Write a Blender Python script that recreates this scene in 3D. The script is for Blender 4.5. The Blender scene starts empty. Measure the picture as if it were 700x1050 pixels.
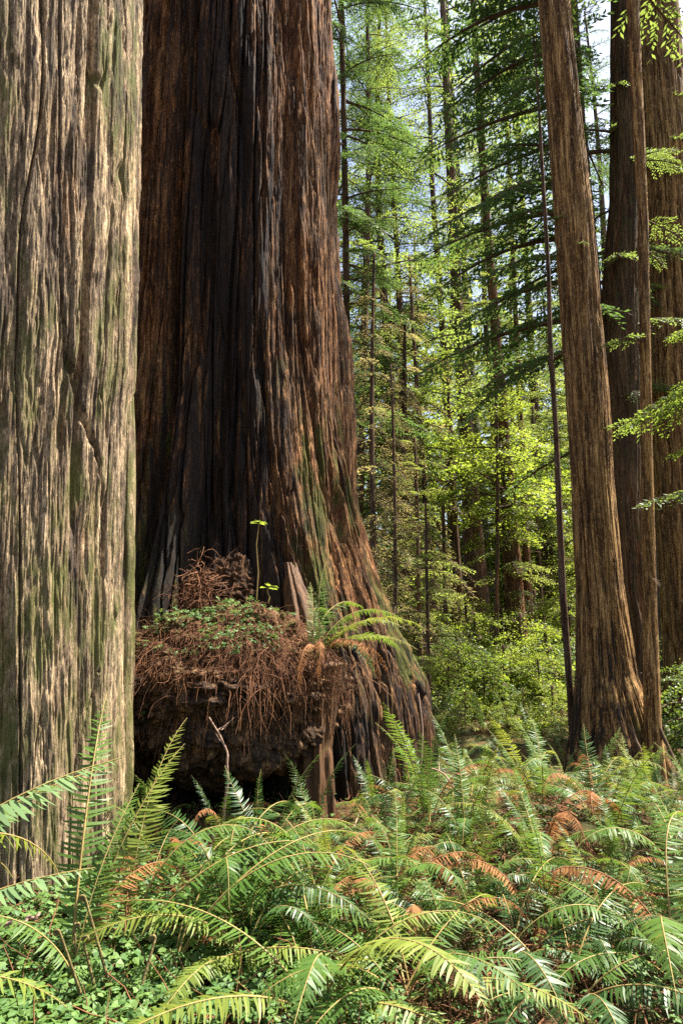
import bpy, math, random
import numpy as np
from mathutils import Vector, Matrix

# ------------------------------------------------------------------ basics
SC = bpy.context.scene
COL = SC.collection
R = math.radians
rng = np.random.default_rng(11)
random.seed(5)

PITCH = R(9.3)
CAM = np.array([0.0, 0.0, 1.5])
CP, SP = math.cos(PITCH), math.sin(PITCH)
SUN_AZ, SUN_EL = R(70), R(60)


def ray(px, py):
    u, v = (px - 350) / 700.0, (525 - py) / 700.0
    return np.array([u, CP - v * SP, SP + v * CP])


def at(px, py, Y):
    d = ray(px, py)
    return CAM + d * (Y / d[1])


def project(p):
    q = np.asarray(p, float) - CAM
    dep = q[1] * CP + q[2] * SP
    up = -q[1] * SP + q[2] * CP
    if dep <= 0.05:
        return (-9999.0, 9999.0, dep)
    return (350 + 700 * q[0] / dep, 525 - 700 * up / dep, dep)


# ------------------------------------------------------------------ noise
def _hash(ix, iy, iz, seed):
    h = (ix.astype(np.int64) * 374761393 + iy.astype(np.int64) * 668265263
         + iz.astype(np.int64) * 2147483647 + seed * 1274126177) & 0xFFFFFFFF
    h = ((h ^ (h >> 13)) * 1274126177) & 0xFFFFFFFF
    h = ((h ^ (h >> 16)) * 2246822519) & 0xFFFFFFFF
    return (h ^ (h >> 15)).astype(np.float64) / 4294967295.0 * 2 - 1


def vn(x, y, z, seed=0):
    x, y, z = np.broadcast_arrays(np.asarray(x, float), np.asarray(y, float), np.asarray(z, float))
    fx, fy, fz = np.floor(x), np.floor(y), np.floor(z)
    ax, ay, az = x - fx, y - fy, z - fz
    ix, iy, iz = fx.astype(np.int64), fy.astype(np.int64), fz.astype(np.int64)
    ax, ay, az = [t * t * t * (t * (t * 6 - 15) + 10) for t in (ax, ay, az)]
    out = 0
    for dx in (0, 1):
        for dy in (0, 1):
            for dz in (0, 1):
                w = (ax if dx else 1 - ax) * (ay if dy else 1 - ay) * (az if dz else 1 - az)
                out = out + w * _hash(ix + dx, iy + dy, iz + dz, seed)
    return out


def fbm(x, y, z, octv=4, seed=0):
    a, s, t = 1.0, 0.0, 0.0
    for i in range(octv):
        s = s + a * vn(x, y, z, seed + i * 17)
        t += a
        a *= 0.5
        x, y, z = x * 2.03 + 5.1, y * 2.03 + 1.7, z * 2.03 + 9.2
    return s / t


def sstep(a, b, x):
    t = np.clip((x - a) / (b - a), 0, 1)
    return t * t * (3 - 2 * t)


# ------------------------------------------------------------------ terrain
def ground_z(x, y):
    x, y = np.asarray(x, float), np.asarray(y, float)
    z = np.interp(y, [-40, 0, 5.0, 7.5, 10.5, 13, 16, 22, 30, 45, 80, 160], [0.4, 0, 0, -0.36, -0.86, -0.72, -0.42, 0.0, 0.3, 0.8, 6, 16])
    z = z + 0.22 * np.exp(-(((x - 1.75) / 0.9) ** 2 + ((y - 5.6) / 1.0) ** 2))
    z = z + 0.35 * np.exp(-(((x + 1.2) / 2.6) ** 2 + ((y - 8.2) / 2.6) ** 2))
    z = z + 0.30 * np.exp(-(((x - 0.7) / 1.0) ** 2 + ((y - 8.6) / 1.0) ** 2))
    z = z + np.interp(np.abs(x - 3), [0, 18, 60, 150], [0, 0, 5, 14])
    z = z + 0.07 * fbm(x * 0.8, y * 0.8, 0 * x, 3, 3)
    return z


def ground_hit(px, py):
    d = ray(px, py)
    t = 1.0
    for _ in range(4000):
        p = CAM + d * t
        if p[2] <= float(ground_z(p[0], p[1])):
            return p
        t += 0.01
    return p


# ------------------------------------------------------------------ mesh helpers
def new_mesh(name, V, faces, mats=(), midx=None, smooth=True, attrs=None):
    """faces: list of int arrays (n,k)"""
    V = np.asarray(V, np.float32)
    me = bpy.data.meshes.new(name)
    me.vertices.add(len(V))
    me.vertices.foreach_set('co', V.ravel())
    faces = [np.asarray(f, np.int32) for f in faces if len(f)]
    loops = np.concatenate([f.ravel() for f in faces])
    tot = np.concatenate([np.full(len(f), f.shape[1], np.int32) for f in faces])
    start = np.concatenate([[0], np.cumsum(tot)[:-1]]).astype(np.int32)
    me.loops.add(len(loops))
    me.loops.foreach_set('vertex_index', loops.astype(np.int32))
    me.polygons.add(len(tot))
    me.polygons.foreach_set('loop_start', start)
    try:
        me.polygons.foreach_set('loop_total', tot)
    except Exception:
        pass
    me.update(calc_edges=True)
    for m in mats:
        me.materials.append(m)
    if midx is not None:
        mi = np.concatenate([np.full(len(f), k, np.int32) for f, k in zip(faces, midx)])
        me.polygons.foreach_set('material_index', mi)
    me.polygons.foreach_set('use_smooth', np.full(len(tot), smooth, bool))
    if attrs:
        for k, a in attrs.items():
            at_ = me.attributes.new(k, 'FLOAT', 'POINT')
            at_.data.foreach_set('value', np.asarray(a, np.float32).ravel())
    me.validate()
    return me


def link(name, me, parent=None, loc=(0, 0, 0)):
    o = bpy.data.objects.new(name, me)
    COL.objects.link(o)
    o.location = loc
    if parent is not None:
        o.parent = parent
    return o


def tag(o, label=None, cat=None, group=None, kind=None):
    if label: o['label'] = label
    if cat: o['category'] = cat
    if group: o['group'] = group
    if kind: o['kind'] = kind
    return o


def thing(name, loc=(0, 0, 0), rz=0.0):
    o = bpy.data.objects.new(name, None)
    COL.objects.link(o)
    o.empty_display_size = 0.2
    o.location = loc
    o.rotation_euler = (0, 0, rz)
    return o


def tubes(P, Rd, sides=5):
    """P (S,n,3), Rd (S,n) -> verts, quads"""
    P = np.asarray(P, float)
    S, n, _ = P.shape
    T = np.gradient(P, axis=1)
    T /= np.linalg.norm(T, axis=2, keepdims=True) + 1e-9
    ref = np.zeros_like(T)
    mt = np.abs(T.mean(axis=1))
    k = np.argmin(mt, axis=1)
    ref[np.arange(S), :, k] = 1.0
    A = np.cross(T, ref); A /= np.linalg.norm(A, axis=2, keepdims=True) + 1e-9
    B = np.cross(T, A)
    ang = np.arange(sides) / sides * 2 * math.pi
    V = P[:, :, None, :] + Rd[:, :, None, None] * (np.cos(ang)[None, None, :, None] * A[:, :, None, :]
                                                   + np.sin(ang)[None, None, :, None] * B[:, :, None, :])
    idx = np.arange(S * n * sides).reshape(S, n, sides)
    nx = np.roll(idx, -1, axis=2)
    F = np.stack([idx[:, :-1], nx[:, :-1], nx[:, 1:], idx[:, 1:]], axis=-1).reshape(-1, 4)
    return V.reshape(-1, 3), F


class Soup:
    """collects verts / faces by material slot"""
    def __init__(s):
        s.V, s.F, s.M, s.n = [], [], [], 0

    def add(s, V, F, m=0):
        s.V.append(np.asarray(V, float).reshape(-1, 3)); s.F.append(np.asarray(F) + s.n); s.M.append(m)
        s.n += len(s.V[-1])

    def quads(s, Q, m=0):
        Q = np.asarray(Q, float)
        if len(Q) == 0: return
        s.add(Q.reshape(-1, 3), np.arange(len(Q) * 4).reshape(-1, 4), m)

    def mesh(s, name, mats, smooth=True):
        return new_mesh(name, np.concatenate(s.V), s.F, mats, s.M, smooth)


# ------------------------------------------------------------------ materials
def newmat(name):
    m = bpy.data.materials.new(name)
    m.use_nodes = True
    nt = m.node_tree
    nt.nodes.clear()
    return m, nt, nt.nodes.new('ShaderNodeOutputMaterial')


def N(nt, t, **kw):
    n = nt.nodes.new(t)
    for k, v in kw.items():
        if k in n.inputs.keys() if hasattr(n.inputs, 'keys') else False:
            n.inputs[k].default_value = v
        else:
            setattr(n, k, v)
    return n


def noise(nt, vec, scale, detail=6, rough=0.6, dist=0.0):
    n = nt.nodes.new('ShaderNodeTexNoise')
    n.inputs['Scale'].default_value = scale
    n.inputs['Detail'].default_value = detail
    n.inputs['Roughness'].default_value = rough
    n.inputs['Distortion'].default_value = dist
    nt.links.new(vec, n.inputs['Vector'])
    return n.outputs['Fac']


def ramp(nt, fac, stops):
    r = nt.nodes.new('ShaderNodeValToRGB')
    e = r.color_ramp.elements
    while len(e) < len(stops): e.new(0.5)
    for k, (p, c) in enumerate(stops):
        e[k].position = p
        e[k].color = (*c, 1) if len(c) == 3 else c
    nt.links.new(fac, r.inputs['Fac'])
    return r.outputs['Color']


def mrange(nt, v, a, b, c=0.0, d=1.0):
    m = nt.nodes.new('ShaderNodeMapRange')
    m.inputs[1].default_value = a; m.inputs[2].default_value = b
    m.inputs[3].default_value = c; m.inputs[4].default_value = d
    nt.links.new(v, m.inputs[0])
    return m.outputs[0]


def mix(nt, fac, a, b, mode='MIX'):
    m = nt.nodes.new('ShaderNodeMix')
    m.data_type = 'RGBA'; m.blend_type = mode
    for s, v in ((0, fac), (6, a), (7, b)):
        if hasattr(v, 'default_value') or hasattr(v, 'links'):
            nt.links.new(v, m.inputs[s])
        else:
            m.inputs[s].default_value = v if s == 0 else (*v, 1)
    return m.outputs[2]


def mathn(nt, op, a, b=0.0):
    m = nt.nodes.new('ShaderNodeMath'); m.operation = op
    for i, v in enumerate((a, b)):
        if hasattr(v, 'links'): nt.links.new(v, m.inputs[i])
        else: m.inputs[i].default_value = v
    return m.outputs[0]


def mapping(nt, src, sc):
    m = nt.nodes.new('ShaderNodeMapping')
    m.inputs['Scale'].default_value = sc
    nt.links.new(src, m.inputs['Vector'])
    return m.outputs['Vector']


def attr(nt, name):
    a = nt.nodes.new('ShaderNodeAttribute'); a.attribute_name = name
    return a.outputs['Fac']


def bark_mat(name, cols, grey=(0.2, 0.17, 0.13), grey_amt=0.5, dark=(0.03, 0.022, 0.016), dark_amt=0.6,
             moss=(0.075, 0.085, 0.018), scale=1.0, bump=0.6, inner=(0.2, 0.075, 0.03), stretch=0.06, mossy=0.0):
    m, nt, out = newmat(name)
    tc = nt.nodes.new('ShaderNodeTexCoord')
    co = tc.outputs['Object']
    st = mapping(nt, co, (1, 1, stretch))
    st2 = mapping(nt, co, (1, 1, 0.13))
    s1 = noise(nt, st, 11 * scale, 7, 0.65, 0.6)
    s2 = noise(nt, mapping(nt, co, (1, 1, stretch * 0.6)), 38 * scale, 6, 0.7, 0.2)
    s3 = noise(nt, st2, 90 * scale, 3, 0.6)
    big = noise(nt, co, 0.9 * scale, 4, 0.6)
    med = noise(nt, st2, 5 * scale, 6, 0.62, 0.8)
    flk = noise(nt, mapping(nt, co, (1, 1, 0.3)), 26 * scale, 6, 0.7, 1.0)
    base = ramp(nt, s1, [(0.36, cols[0]), (0.46, cols[1]), (0.54, cols[2]), (0.65, cols[3])])
    c = mix(nt, mathn(nt, 'MULTIPLY', mrange(nt, big, 0.38, 0.62), grey_amt), base, grey)
    # fibres redder inside the furrows, weathered outside; striped bark also darkens there
    rid = attr(nt, 'ridge')
    c = mix(nt, mathn(nt, 'MULTIPLY', mrange(nt, rid, 0.55, 0.1), 0.55), c, inner)
    # broken plate tops expose fresher bark
    c = mix(nt, mathn(nt, 'MULTIPLY', mrange(nt, flk, 0.55, 0.60), 0.6), c, cols[3])
    c = mix(nt, mathn(nt, 'MULTIPLY', mrange(nt, flk, 0.44, 0.39), 0.6), c, cols[0])
    fine = ramp(nt, s2, [(0.36, (0.22, 0.2, 0.19)), (0.47, (0.8, 0.78, 0.76)), (0.55, (1.05, 1.03, 1.0)), (0.66, (1.6, 1.55, 1.45))])
    c = mix(nt, 0.85, c, fine, 'MULTIPLY')
    c = mix(nt, mathn(nt, 'MULTIPLY', mrange(nt, med, 0.53, 0.60), dark_amt), c, dark)
    sp_ = noise(nt, mapping(nt, co, (1, 1, 0.45)), 75 * scale, 4, 0.7)
    c = mix(nt, 0.75, c, ramp(nt, sp_, [(0.36, (0.4, 0.38, 0.36)), (0.5, (1, 1, 1)), (0.64, (1.5, 1.47, 1.4))]), 'MULTIPLY')
    # moss / algae
    ms = noise(nt, mapping(nt, co, (1, 1, 0.35)), 7 * scale, 7, 0.7)
    mf = mathn(nt, 'ADD', attr(nt, 'moss'), mossy)
    mf = mathn(nt, 'MULTIPLY', mrange(nt, mathn(nt, 'ADD', ms, mathn(nt, 'MULTIPLY', mf, 0.32)), 0.62, 0.78), mrange(nt, mf, 0.0, 0.35))
    c = mix(nt, mathn(nt, 'MULTIPLY', mf, 0.8), c, moss)
    # charcoal from an old fire, and the shade painted along with it
    cs = noise(nt, mapping(nt, co, (1, 1, 0.045)), 13 * scale, 7, 0.7, 0.3)
    cn = mathn(nt, 'ADD', mathn(nt, 'MULTIPLY', attr(nt, 'char_shade'), 0.5), cs)
    cf = mathn(nt, 'MULTIPLY', mrange(nt, cn, 0.64, 0.76), mrange(nt, attr(nt, 'char_shade'), 0.0, 0.15))
    c = mix(nt, mathn(nt, 'MULTIPLY', cf, 0.93), c, (0.016, 0.013, 0.012))
    h = mathn(nt, 'ADD', mathn(nt, 'ADD', mathn(nt, 'MULTIPLY', s1, 1.0), mathn(nt, 'MULTIPLY', s2, 0.5)),
              mathn(nt, 'ADD', mathn(nt, 'MULTIPLY', s3, 0.2), mathn(nt, 'MULTIPLY', flk, 0.5)))
    b = nt.nodes.new('ShaderNodeBump')
    b.inputs['Strength'].default_value = bump
    b.inputs['Distance'].default_value = 0.03 / scale
    nt.links.new(h, b.inputs['Height'])
    p = nt.nodes.new('ShaderNodeBsdfPrincipled')
    p.inputs['Roughness'].default_value = 0.92
    p.inputs['Specular IOR Level'].default_value = 0.1
    nt.links.new(c, p.inputs['Base Color'])
    nt.links.new(b.outputs[0], p.inputs['Normal'])
    nt.links.new(p.outputs[0], out.inputs[0])
    return m


def leaf_mat(name, a, b, trans=None, tfac=0.4, rough=0.5, spec=0.35, obj_var=0.35):
    """a..b colour range per leaf; translucent"""
    m, nt, out = newmat(name)
    g = nt.nodes.new('ShaderNodeNewGeometry')
    oi = nt.nodes.new('ShaderNodeObjectInfo')
    r = mathn(nt, 'ADD', mathn(nt, 'MULTIPLY', g.outputs['Random Per Island'], 1 - obj_var),
              mathn(nt, 'MULTIPLY', oi.outputs['Random'], obj_var))
    c = mix(nt, r, a, b)
    p = nt.nodes.new('ShaderNodeBsdfPrincipled')
    p.inputs['Roughness'].default_value = rough
    p.inputs['Specular IOR Level'].default_value = spec
    nt.links.new(c, p.inputs['Base Color'])
    t = nt.nodes.new('ShaderNodeBsdfTranslucent')
    tr = trans or tuple(min(1, x * k) for x, k in zip(b, (1.9, 1.9, 1.0)))
    tc = mix(nt, 0.6, c, tr)
    nt.links.new(tc, t.inputs['Color'])
    ms = nt.nodes.new('ShaderNodeMixShader')
    ms.inputs[0].default_value = tfac
    nt.links.new(p.outputs[0], ms.inputs[1]); nt.links.new(t.outputs[0], ms.inputs[2])
    nt.links.new(ms.outputs[0], out.inputs[0])
    return m


def plain_mat(name, a, b, scale=20, stretch=(1, 1, 0.2), rough=0.85, bump=0.3, island=False):
    m, nt, out = newmat(name)
    tc = nt.nodes.new('ShaderNodeTexCoord')
    n = noise(nt, mapping(nt, tc.outputs['Object'], stretch), scale, 5, 0.65)
    f = mrange(nt, n, 0.3, 0.7)
    if island:
        g = nt.nodes.new('ShaderNodeNewGeometry')
        f = mathn(nt, 'ADD', mathn(nt, 'MULTIPLY', f, 0.4), mathn(nt, 'MULTIPLY', g.outputs['Random Per Island'], 0.6))
    c = mix(nt, f, a, b)
    p = nt.nodes.new('ShaderNodeBsdfPrincipled')
    p.inputs['Roughness'].default_value = rough
    p.inputs['Specular IOR Level'].default_value = 0.25
    nt.links.new(c, p.inputs['Base Color'])
    if bump:
        bb = nt.nodes.new('ShaderNodeBump'); bb.inputs['Strength'].default_value = bump
        bb.inputs['Distance'].default_value = 0.02
        nt.links.new(n, bb.inputs['Height']); nt.links.new(bb.outputs[0], p.inputs['Normal'])
    nt.links.new(p.outputs[0], out.inputs[0])
    return m


def ground_mat():
    m, nt, out = newmat('forest_duff')
    tc = nt.nodes.new('ShaderNodeTexCoord'); co = tc.outputs['Object']
    n1 = noise(nt, co, 2.2, 6, 0.65); n2 = noise(nt, co, 28, 6, 0.7, 1.5); n3 = noise(nt, co, 0.7, 3)
    c = ramp(nt, n2, [(0.28, (0.03, 0.016, 0.009)), (0.45, (0.085, 0.042, 0.02)), (0.6, (0.16, 0.085, 0.04)), (0.78, (0.24, 0.15, 0.08))])
    c = mix(nt, mathn(nt, 'MULTIPLY', mrange(nt, n1, 0.42, 0.58), 0.8), c, (0.035, 0.055, 0.013))
    c = mix(nt, mathn(nt, 'MULTIPLY', mrange(nt, n3, 0.5, 0.7), 0.5), c, (0.045, 0.027, 0.016))
    b = nt.nodes.new('ShaderNodeBump'); b.inputs['Strength'].default_value = 0.9; b.inputs['Distance'].default_value = 0.05
    nt.links.new(n2, b.inputs['Height'])
    p = nt.nodes.new('ShaderNodeBsdfPrincipled'); p.inputs['Roughness'].default_value = 0.95
    p.inputs['Specular IOR Level'].default_value = 0.15
    nt.links.new(c, p.inputs['Base Color']); nt.links.new(b.outputs[0], p.inputs['Normal'])
    nt.links.new(p.outputs[0], out.inputs[0])
    return m


M = {}
M['bark_pale'] = bark_mat('weathered_pale_bark', [(0.035, 0.024, 0.015), (0.155, 0.108, 0.062), (0.275, 0.198, 0.118), (0.45, 0.338, 0.21)],
                          grey=(0.24, 0.187, 0.13), grey_amt=0.55, dark=(0.04, 0.03, 0.024), dark_amt=0.8, inner=(0.22, 0.11, 0.05),
                          moss=(0.085, 0.09, 0.025), bump=0.9, stretch=0.07)
M['bark_red'] = bark_mat('furrowed_redwood_bark', [(0.024, 0.011, 0.006), (0.075, 0.031, 0.013), (0.15, 0.066, 0.025), (0.31, 0.165, 0.07)],
                         grey=(0.10, 0.072, 0.045), grey_amt=0.5, dark=(0.022, 0.015, 0.011), dark_amt=0.7, inner=(0.10, 0.036, 0.015), bump=0.9, moss=(0.05, 0.062, 0.014))
M['bark_gold'] = bark_mat('striped_redwood_bark', [(0.03, 0.015, 0.007), (0.125, 0.064, 0.024), (0.28, 0.155, 0.056), (0.48, 0.31, 0.13)],
                          grey=(0.18, 0.12, 0.06), grey_amt=0.4, dark=(0.03, 0.017, 0.01), dark_amt=0.5, inner=(0.05, 0.02, 0.009), scale=1.3, bump=0.8)
M['bark_dark'] = bark_mat('dark_forest_bark', [(0.03, 0.018, 0.011), (0.075, 0.043, 0.025), (0.12, 0.072, 0.042), (0.19, 0.12, 0.075)],
                          grey=(0.11, 0.09, 0.07), grey_amt=0.5, dark=(0.02, 0.014, 0.01), scale=1.3, bump=0.6)
M['bark_moss'] = bark_mat('mossy_trunk_bark', [(0.02, 0.013, 0.008), (0.05, 0.03, 0.016), (0.08, 0.05, 0.025), (0.13, 0.08, 0.04)],
                          grey=(0.075, 0.052, 0.032), mossy=0.28, moss=(0.045, 0.055, 0.012), scale=1.2, bump=0.7)
M['bark_grey'] = bark_mat('grey_trunk_bark', [(0.04, 0.036, 0.033), (0.08, 0.075, 0.07), (0.12, 0.11, 0.1), (0.2, 0.18, 0.16)],
                          grey=(0.12, 0.11, 0.1), scale=1.3, inner=(0.12, 0.1, 0.08))
M['burl'] = bark_mat('knobbly_burl_wood', [(0.02, 0.012, 0.008), (0.055, 0.031, 0.016), (0.11, 0.06, 0.03), (0.24, 0.135, 0.06)],
                     grey=(0.06, 0.045, 0.035), dark=(0.012, 0.009, 0.007), scale=1.1, stretch=0.6, inner=(0.05, 0.03, 0.02))
M['rotwood'] = plain_mat('bare_brown_wood', (0.02, 0.010, 0.005), (0.12, 0.058, 0.022), 26, (1, 1, 0.05), 0.8, 0.6)
M['twig'] = plain_mat('twig_bark', (0.05, 0.03, 0.018), (0.13, 0.08, 0.045), 12, (1, 1, 1), 0.9, 0)
M['stick'] = plain_mat('bare_stick_bark', (0.16, 0.09, 0.06), (0.34, 0.23, 0.16), 30, (1, 1, 1), 0.85, 0.2)
M['litter'] = plain_mat('dead_redwood_litter', (0.04, 0.016, 0.008), (0.20, 0.088, 0.038), 9, (1, 1, 1), 0.9, 0, True)
M['fern'] = leaf_mat('sword_fern_green', (0.045, 0.10, 0.018), (0.09, 0.155, 0.025), (0.22, 0.32, 0.03), 0.36, 0.45, 0.22, 0.5)
M['fern_deep'] = leaf_mat('sword_fern_deep', (0.024, 0.062, 0.016), (0.05, 0.10, 0.022), (0.12, 0.2, 0.025), 0.28, 0.42, 0.28, 0.5)
M['fern_lime'] = leaf_mat('sword_fern_lime', (0.11, 0.16, 0.025), (0.18, 0.21, 0.03), (0.28, 0.3, 0.03), 0.42, 0.5, 0.35, 0.4)
M['fern_pale'] = leaf_mat('sword_fern_pale', (0.10, 0.17, 0.07), (0.16, 0.23, 0.09), (0.24, 0.33, 0.06), 0.35, 0.4, 0.5, 0.4)
M['fern_dead'] = leaf_mat('dead_fern_brown', (0.16, 0.06, 0.02), (0.33, 0.15, 0.05), (0.4, 0.16, 0.05), 0.3, 0.75, 0.2, 0.4)
M['rachis'] = plain_mat('fern_stalk', (0.16, 0.11, 0.035), (0.30, 0.22, 0.07), 12, (1, 1, 1), 0.6, 0)
M['rachis_dead'] = plain_mat('dead_fern_stalk', (0.14, 0.06, 0.025), (0.26, 0.13, 0.055), 12, (1, 1, 1), 0.8, 0)
M['sorrel'] = leaf_mat('wood_sorrel_leaf', (0.05, 0.115, 0.03), (0.12, 0.20, 0.045), (0.2, 0.28, 0.04), 0.35, 0.55, 0.3, 0.0)
M['needle_dark'] = leaf_mat('needles_dark_green', (0.022, 0.062, 0.026), (0.05, 0.10, 0.032), (0.16, 0.26, 0.04), 0.45, 0.5, 0.3)
M['needle_mid'] = leaf_mat('needles_mid_green', (0.045, 0.095, 0.025), (0.09, 0.145, 0.03), (0.30, 0.38, 0.06), 0.54, 0.55, 0.25)
M['needle_sunlit'] = leaf_mat('needles_sunlit_green', (0.065, 0.115, 0.025), (0.13, 0.175, 0.035), (0.42, 0.47, 0.07), 0.57, 0.55, 0.25)  # sunlit glow put into the base and translucent colours
M['needle_near'] = leaf_mat('needles_near_bough', (0.055, 0.12, 0.02), (0.11, 0.18, 0.03), (0.34, 0.44, 0.05), 0.5, 0.5, 0.25)
M['needle_tan'] = leaf_mat('needles_tan_lichen', (0.13, 0.11, 0.04), (0.25, 0.20, 0.085), (0.4, 0.34, 0.1), 0.5, 0.7, 0.15)
M['leaf_lime'] = leaf_mat('maple_leaf', (0.08, 0.14, 0.018), (0.16, 0.215, 0.025), (0.42, 0.50, 0.05), 0.55, 0.45, 0.3)
M['leaf_mid'] = leaf_mat('shrub_leaf', (0.04, 0.095, 0.02), (0.09, 0.15, 0.03), (0.24, 0.32, 0.03), 0.45, 0.45, 0.4)
M['fiddle'] = plain_mat('young_fern_stalk', (0.10, 0.06, 0.025), (0.20, 0.17, 0.06), 90, (1, 1, 0.6), 0.8, 0.6)
M['ground'] = ground_mat()

# ------------------------------------------------------------------ ground
def build_ground():
    ys = np.concatenate([np.arange(-30, 1, 2.0), np.arange(1, 14, 0.07), np.arange(14, 40, 0.5), np.arange(40, 190, 5.0)])
    xs = np.concatenate([np.arange(-150, -20, 8.0), np.arange(-20, -6, 0.6), np.arange(-6, 9, 0.07), np.arange(9, 26, 0.6), np.arange(26, 160, 8.0)])
    X, Y = np.meshgrid(xs, ys)
    Z = ground_z(X, Y)
    near = (X > -6) & (X < 9) & (Y > 1) & (Y < 14)
    Z = Z + near * 0.03 * fbm(X * 5, Y * 5, 0 * X, 3, 8)
    V = np.stack([X, Y, Z], -1).reshape(-1, 3)
    ny, nx = X.shape
    i = np.arange(ny * nx).reshape(ny, nx)
    F = np.stack([i[:-1, :-1], i[:-1, 1:], i[1:, 1:], i[1:, :-1]], -1).reshape(-1, 4)
    o = link('forest_floor', new_mesh('forest_floor', V, [F], [M['ground']]))
    tag(o, 'forest floor of red brown needle duff', None, None, 'structure')

build_ground()

# ------------------------------------------------------------------ trunks
def profile(sil, Y, ground=True):
    """sil: list of (py, xl, xr) -> sorted arrays z, X, Y, r"""
    rows = []
    for py, xl, xr in sil:
        a, b = at(xl, py, Y), at(xr, py, Y)
        rows.append((a[2], (a[0] + b[0]) / 2, Y, (b[0] - a[0]) / 2))
    rows.sort()
    return np.array(rows)


def extend(pr, zlow=None, ztop=None, topr=0.5):
    pr = pr.copy()
    if zlow is not None and zlow < pr[0, 0]:
        a = pr[0].copy(); a[0] = zlow
        pr = np.vstack([a, pr])
    if ztop is not None and ztop > pr[-1, 0]:
        a = pr[-1].copy(); b = pr[-2] if len(pr) > 1 else a
        sl = (pr[-1, 1] - pr[0, 1]) / max(pr[-1, 0] - pr[0, 0], 1)
        a = np.array([ztop, pr[-1, 1] + sl * 0.5 * (ztop - pr[-1, 0]), pr[-1, 2], pr[-1, 3] * topr])
        pr = np.vstack([pr, a])
    return pr


def furrow(c, s, z, Rr, spacing, zs, depth, seed, warp=0.3):
    f = 1.0 / spacing
    w = vn(c * Rr * f * 0.35, s * Rr * f * 0.35, z * f * zs * 3.0, seed + 50) * warp
    x, y = c * Rr * f + w, s * Rr * f - w
    n = vn(x, y, z * f * zs, seed) + 0.22 * vn(x * 2.3, y * 2.3, z * f * zs * 4.0, seed + 9)
    a = np.abs(n)
    lvl = 0.75 + 0.25 * vn(x * 0.9, y * 0.9, z * f * zs * 2.0, seed + 21)
    return depth * np.clip(sstep(0.015, 0.13, a) * lvl * 0.8 + 0.2 * np.clip(a * 1.6, 0, 1), 0, 1)


def trunk_mesh(name, pr, nth, zvals, layers, mat, seed=0, lobes=None, mod=None, twist=0.0, dense=0.0):
    z = np.asarray(zvals, float)
    g_ = np.linspace(0, 2 * math.pi, 4001)
    dens_ = 1 + dense * sstep(-0.25, 0.25, np.cos(g_ + math.pi / 2))
    cdf_ = np.concatenate([[0], np.cumsum((dens_[1:] + dens_[:-1]) / 2)]); cdf_ /= cdf_[-1]
    th = np.interp(np.linspace(0, 1, nth, endpoint=False), cdf_, g_)
    Z, T = np.meshgrid(z, th, indexing='ij')
    rr = np.interp(Z, pr[:, 0], pr[:, 3]); ax = np.interp(Z, pr[:, 0], pr[:, 1]); ay = np.interp(Z, pr[:, 0], pr[:, 2])
    Tt = T + twist * Z
    c, s = np.cos(Tt), np.sin(Tt)
    Rr = float(np.median(pr[:, 3]))
    rad = rr.copy()
    if lobes:
        for (k, amp_lo, amp_hi, z0, z1, ph) in lobes:
            a = amp_hi + (amp_lo - amp_hi) * (1 - sstep(z0, z1, Z))
            rad = rad * (1 + a * np.sin(k * T + ph + 0.6 * np.sin(Z * 0.5 + k)))
    d = 0; tot = 0
    for (sp, zs, dep, sd) in layers:
        d = d + furrow(c, s, Z, Rr, sp, zs, dep, seed + sd); tot += dep
    rad = rad + d - tot * 0.6
    ridge = d / tot
    A = {'ridge': ridge, 'moss': np.zeros_like(rad), 'char_shade': np.zeros_like(rad)}
    if mod:
        rad = mod(T, Z, rad, A)
    X = ax + rad * np.cos(T); Yy = ay + rad * np.sin(T)
    V = np.stack([X, Yy, Z], -1).reshape(-1, 3)
    nz = len(z)
    i = np.arange(nz * nth).reshape(nz, nth); j = np.roll(i, -1, 1)
    F = np.stack([i[:-1], j[:-1], j[1:], i[1:]], -1).reshape(-1, 4)
    cap = np.array([[ax[-1, 0], ay[-1, 0], z[-1] + 0.02]])
    V = np.vstack([V, cap])
    tri = np.stack([i[-1], j[-1], np.full(nth, nz * nth)], -1)
    A = {k: np.append(a.ravel(), a.ravel()[-1]) for k, a in A.items()}
    return new_mesh(name, V, [F, tri], [mat], None, True, A)


ANCH = []    # (phrase, px, py) for labels


def simple_tree(name, label, cat, sil, Y, mat, nth=60, dz=0.07, layers=((0.09, 0.1, 0.03, 1), (0.035, 0.1, 0.01, 2)),
                ztop=22, group=None, lobes=None, seed=0, topr=0.55, base_flare=0.25, snag=False, part='trunk', mod=None, zfine=None):
    pr = profile(sil, Y)
    gz = float(ground_z(pr[0, 1], Y))
    pr = extend(pr, gz - 0.3, None if snag else ztop, topr)
    pr[0, 3] *= 1 + base_flare if pr[0, 0] < gz else 1
    zt = pr[-1, 0]
    zf = min(zfine or zt, zt)
    zs = np.arange(gz - 0.3, zf, dz)
    if zf < zt: zs = np.concatenate([zs, np.arange(zf, zt, dz * 6)])
    root = thing(name, (0, 0, 0))
    tag(root, label, cat, group)
    bx, by = float(np.interp(gz, pr[:, 0], pr[:, 1])), Y
    root.location = (bx, by, gz)
    prl = pr.copy(); prl[:, 0] -= gz; prl[:, 1] -= bx; prl[:, 2] -= by
    me = trunk_mesh('trunk', prl, nth, zs - gz, layers, mat, seed, lobes, mod)
    link('trunk', me, root)
    root_info = dict(root=root, pr=prl, gz=gz, bx=bx, by=by)
    return root_info


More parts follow.
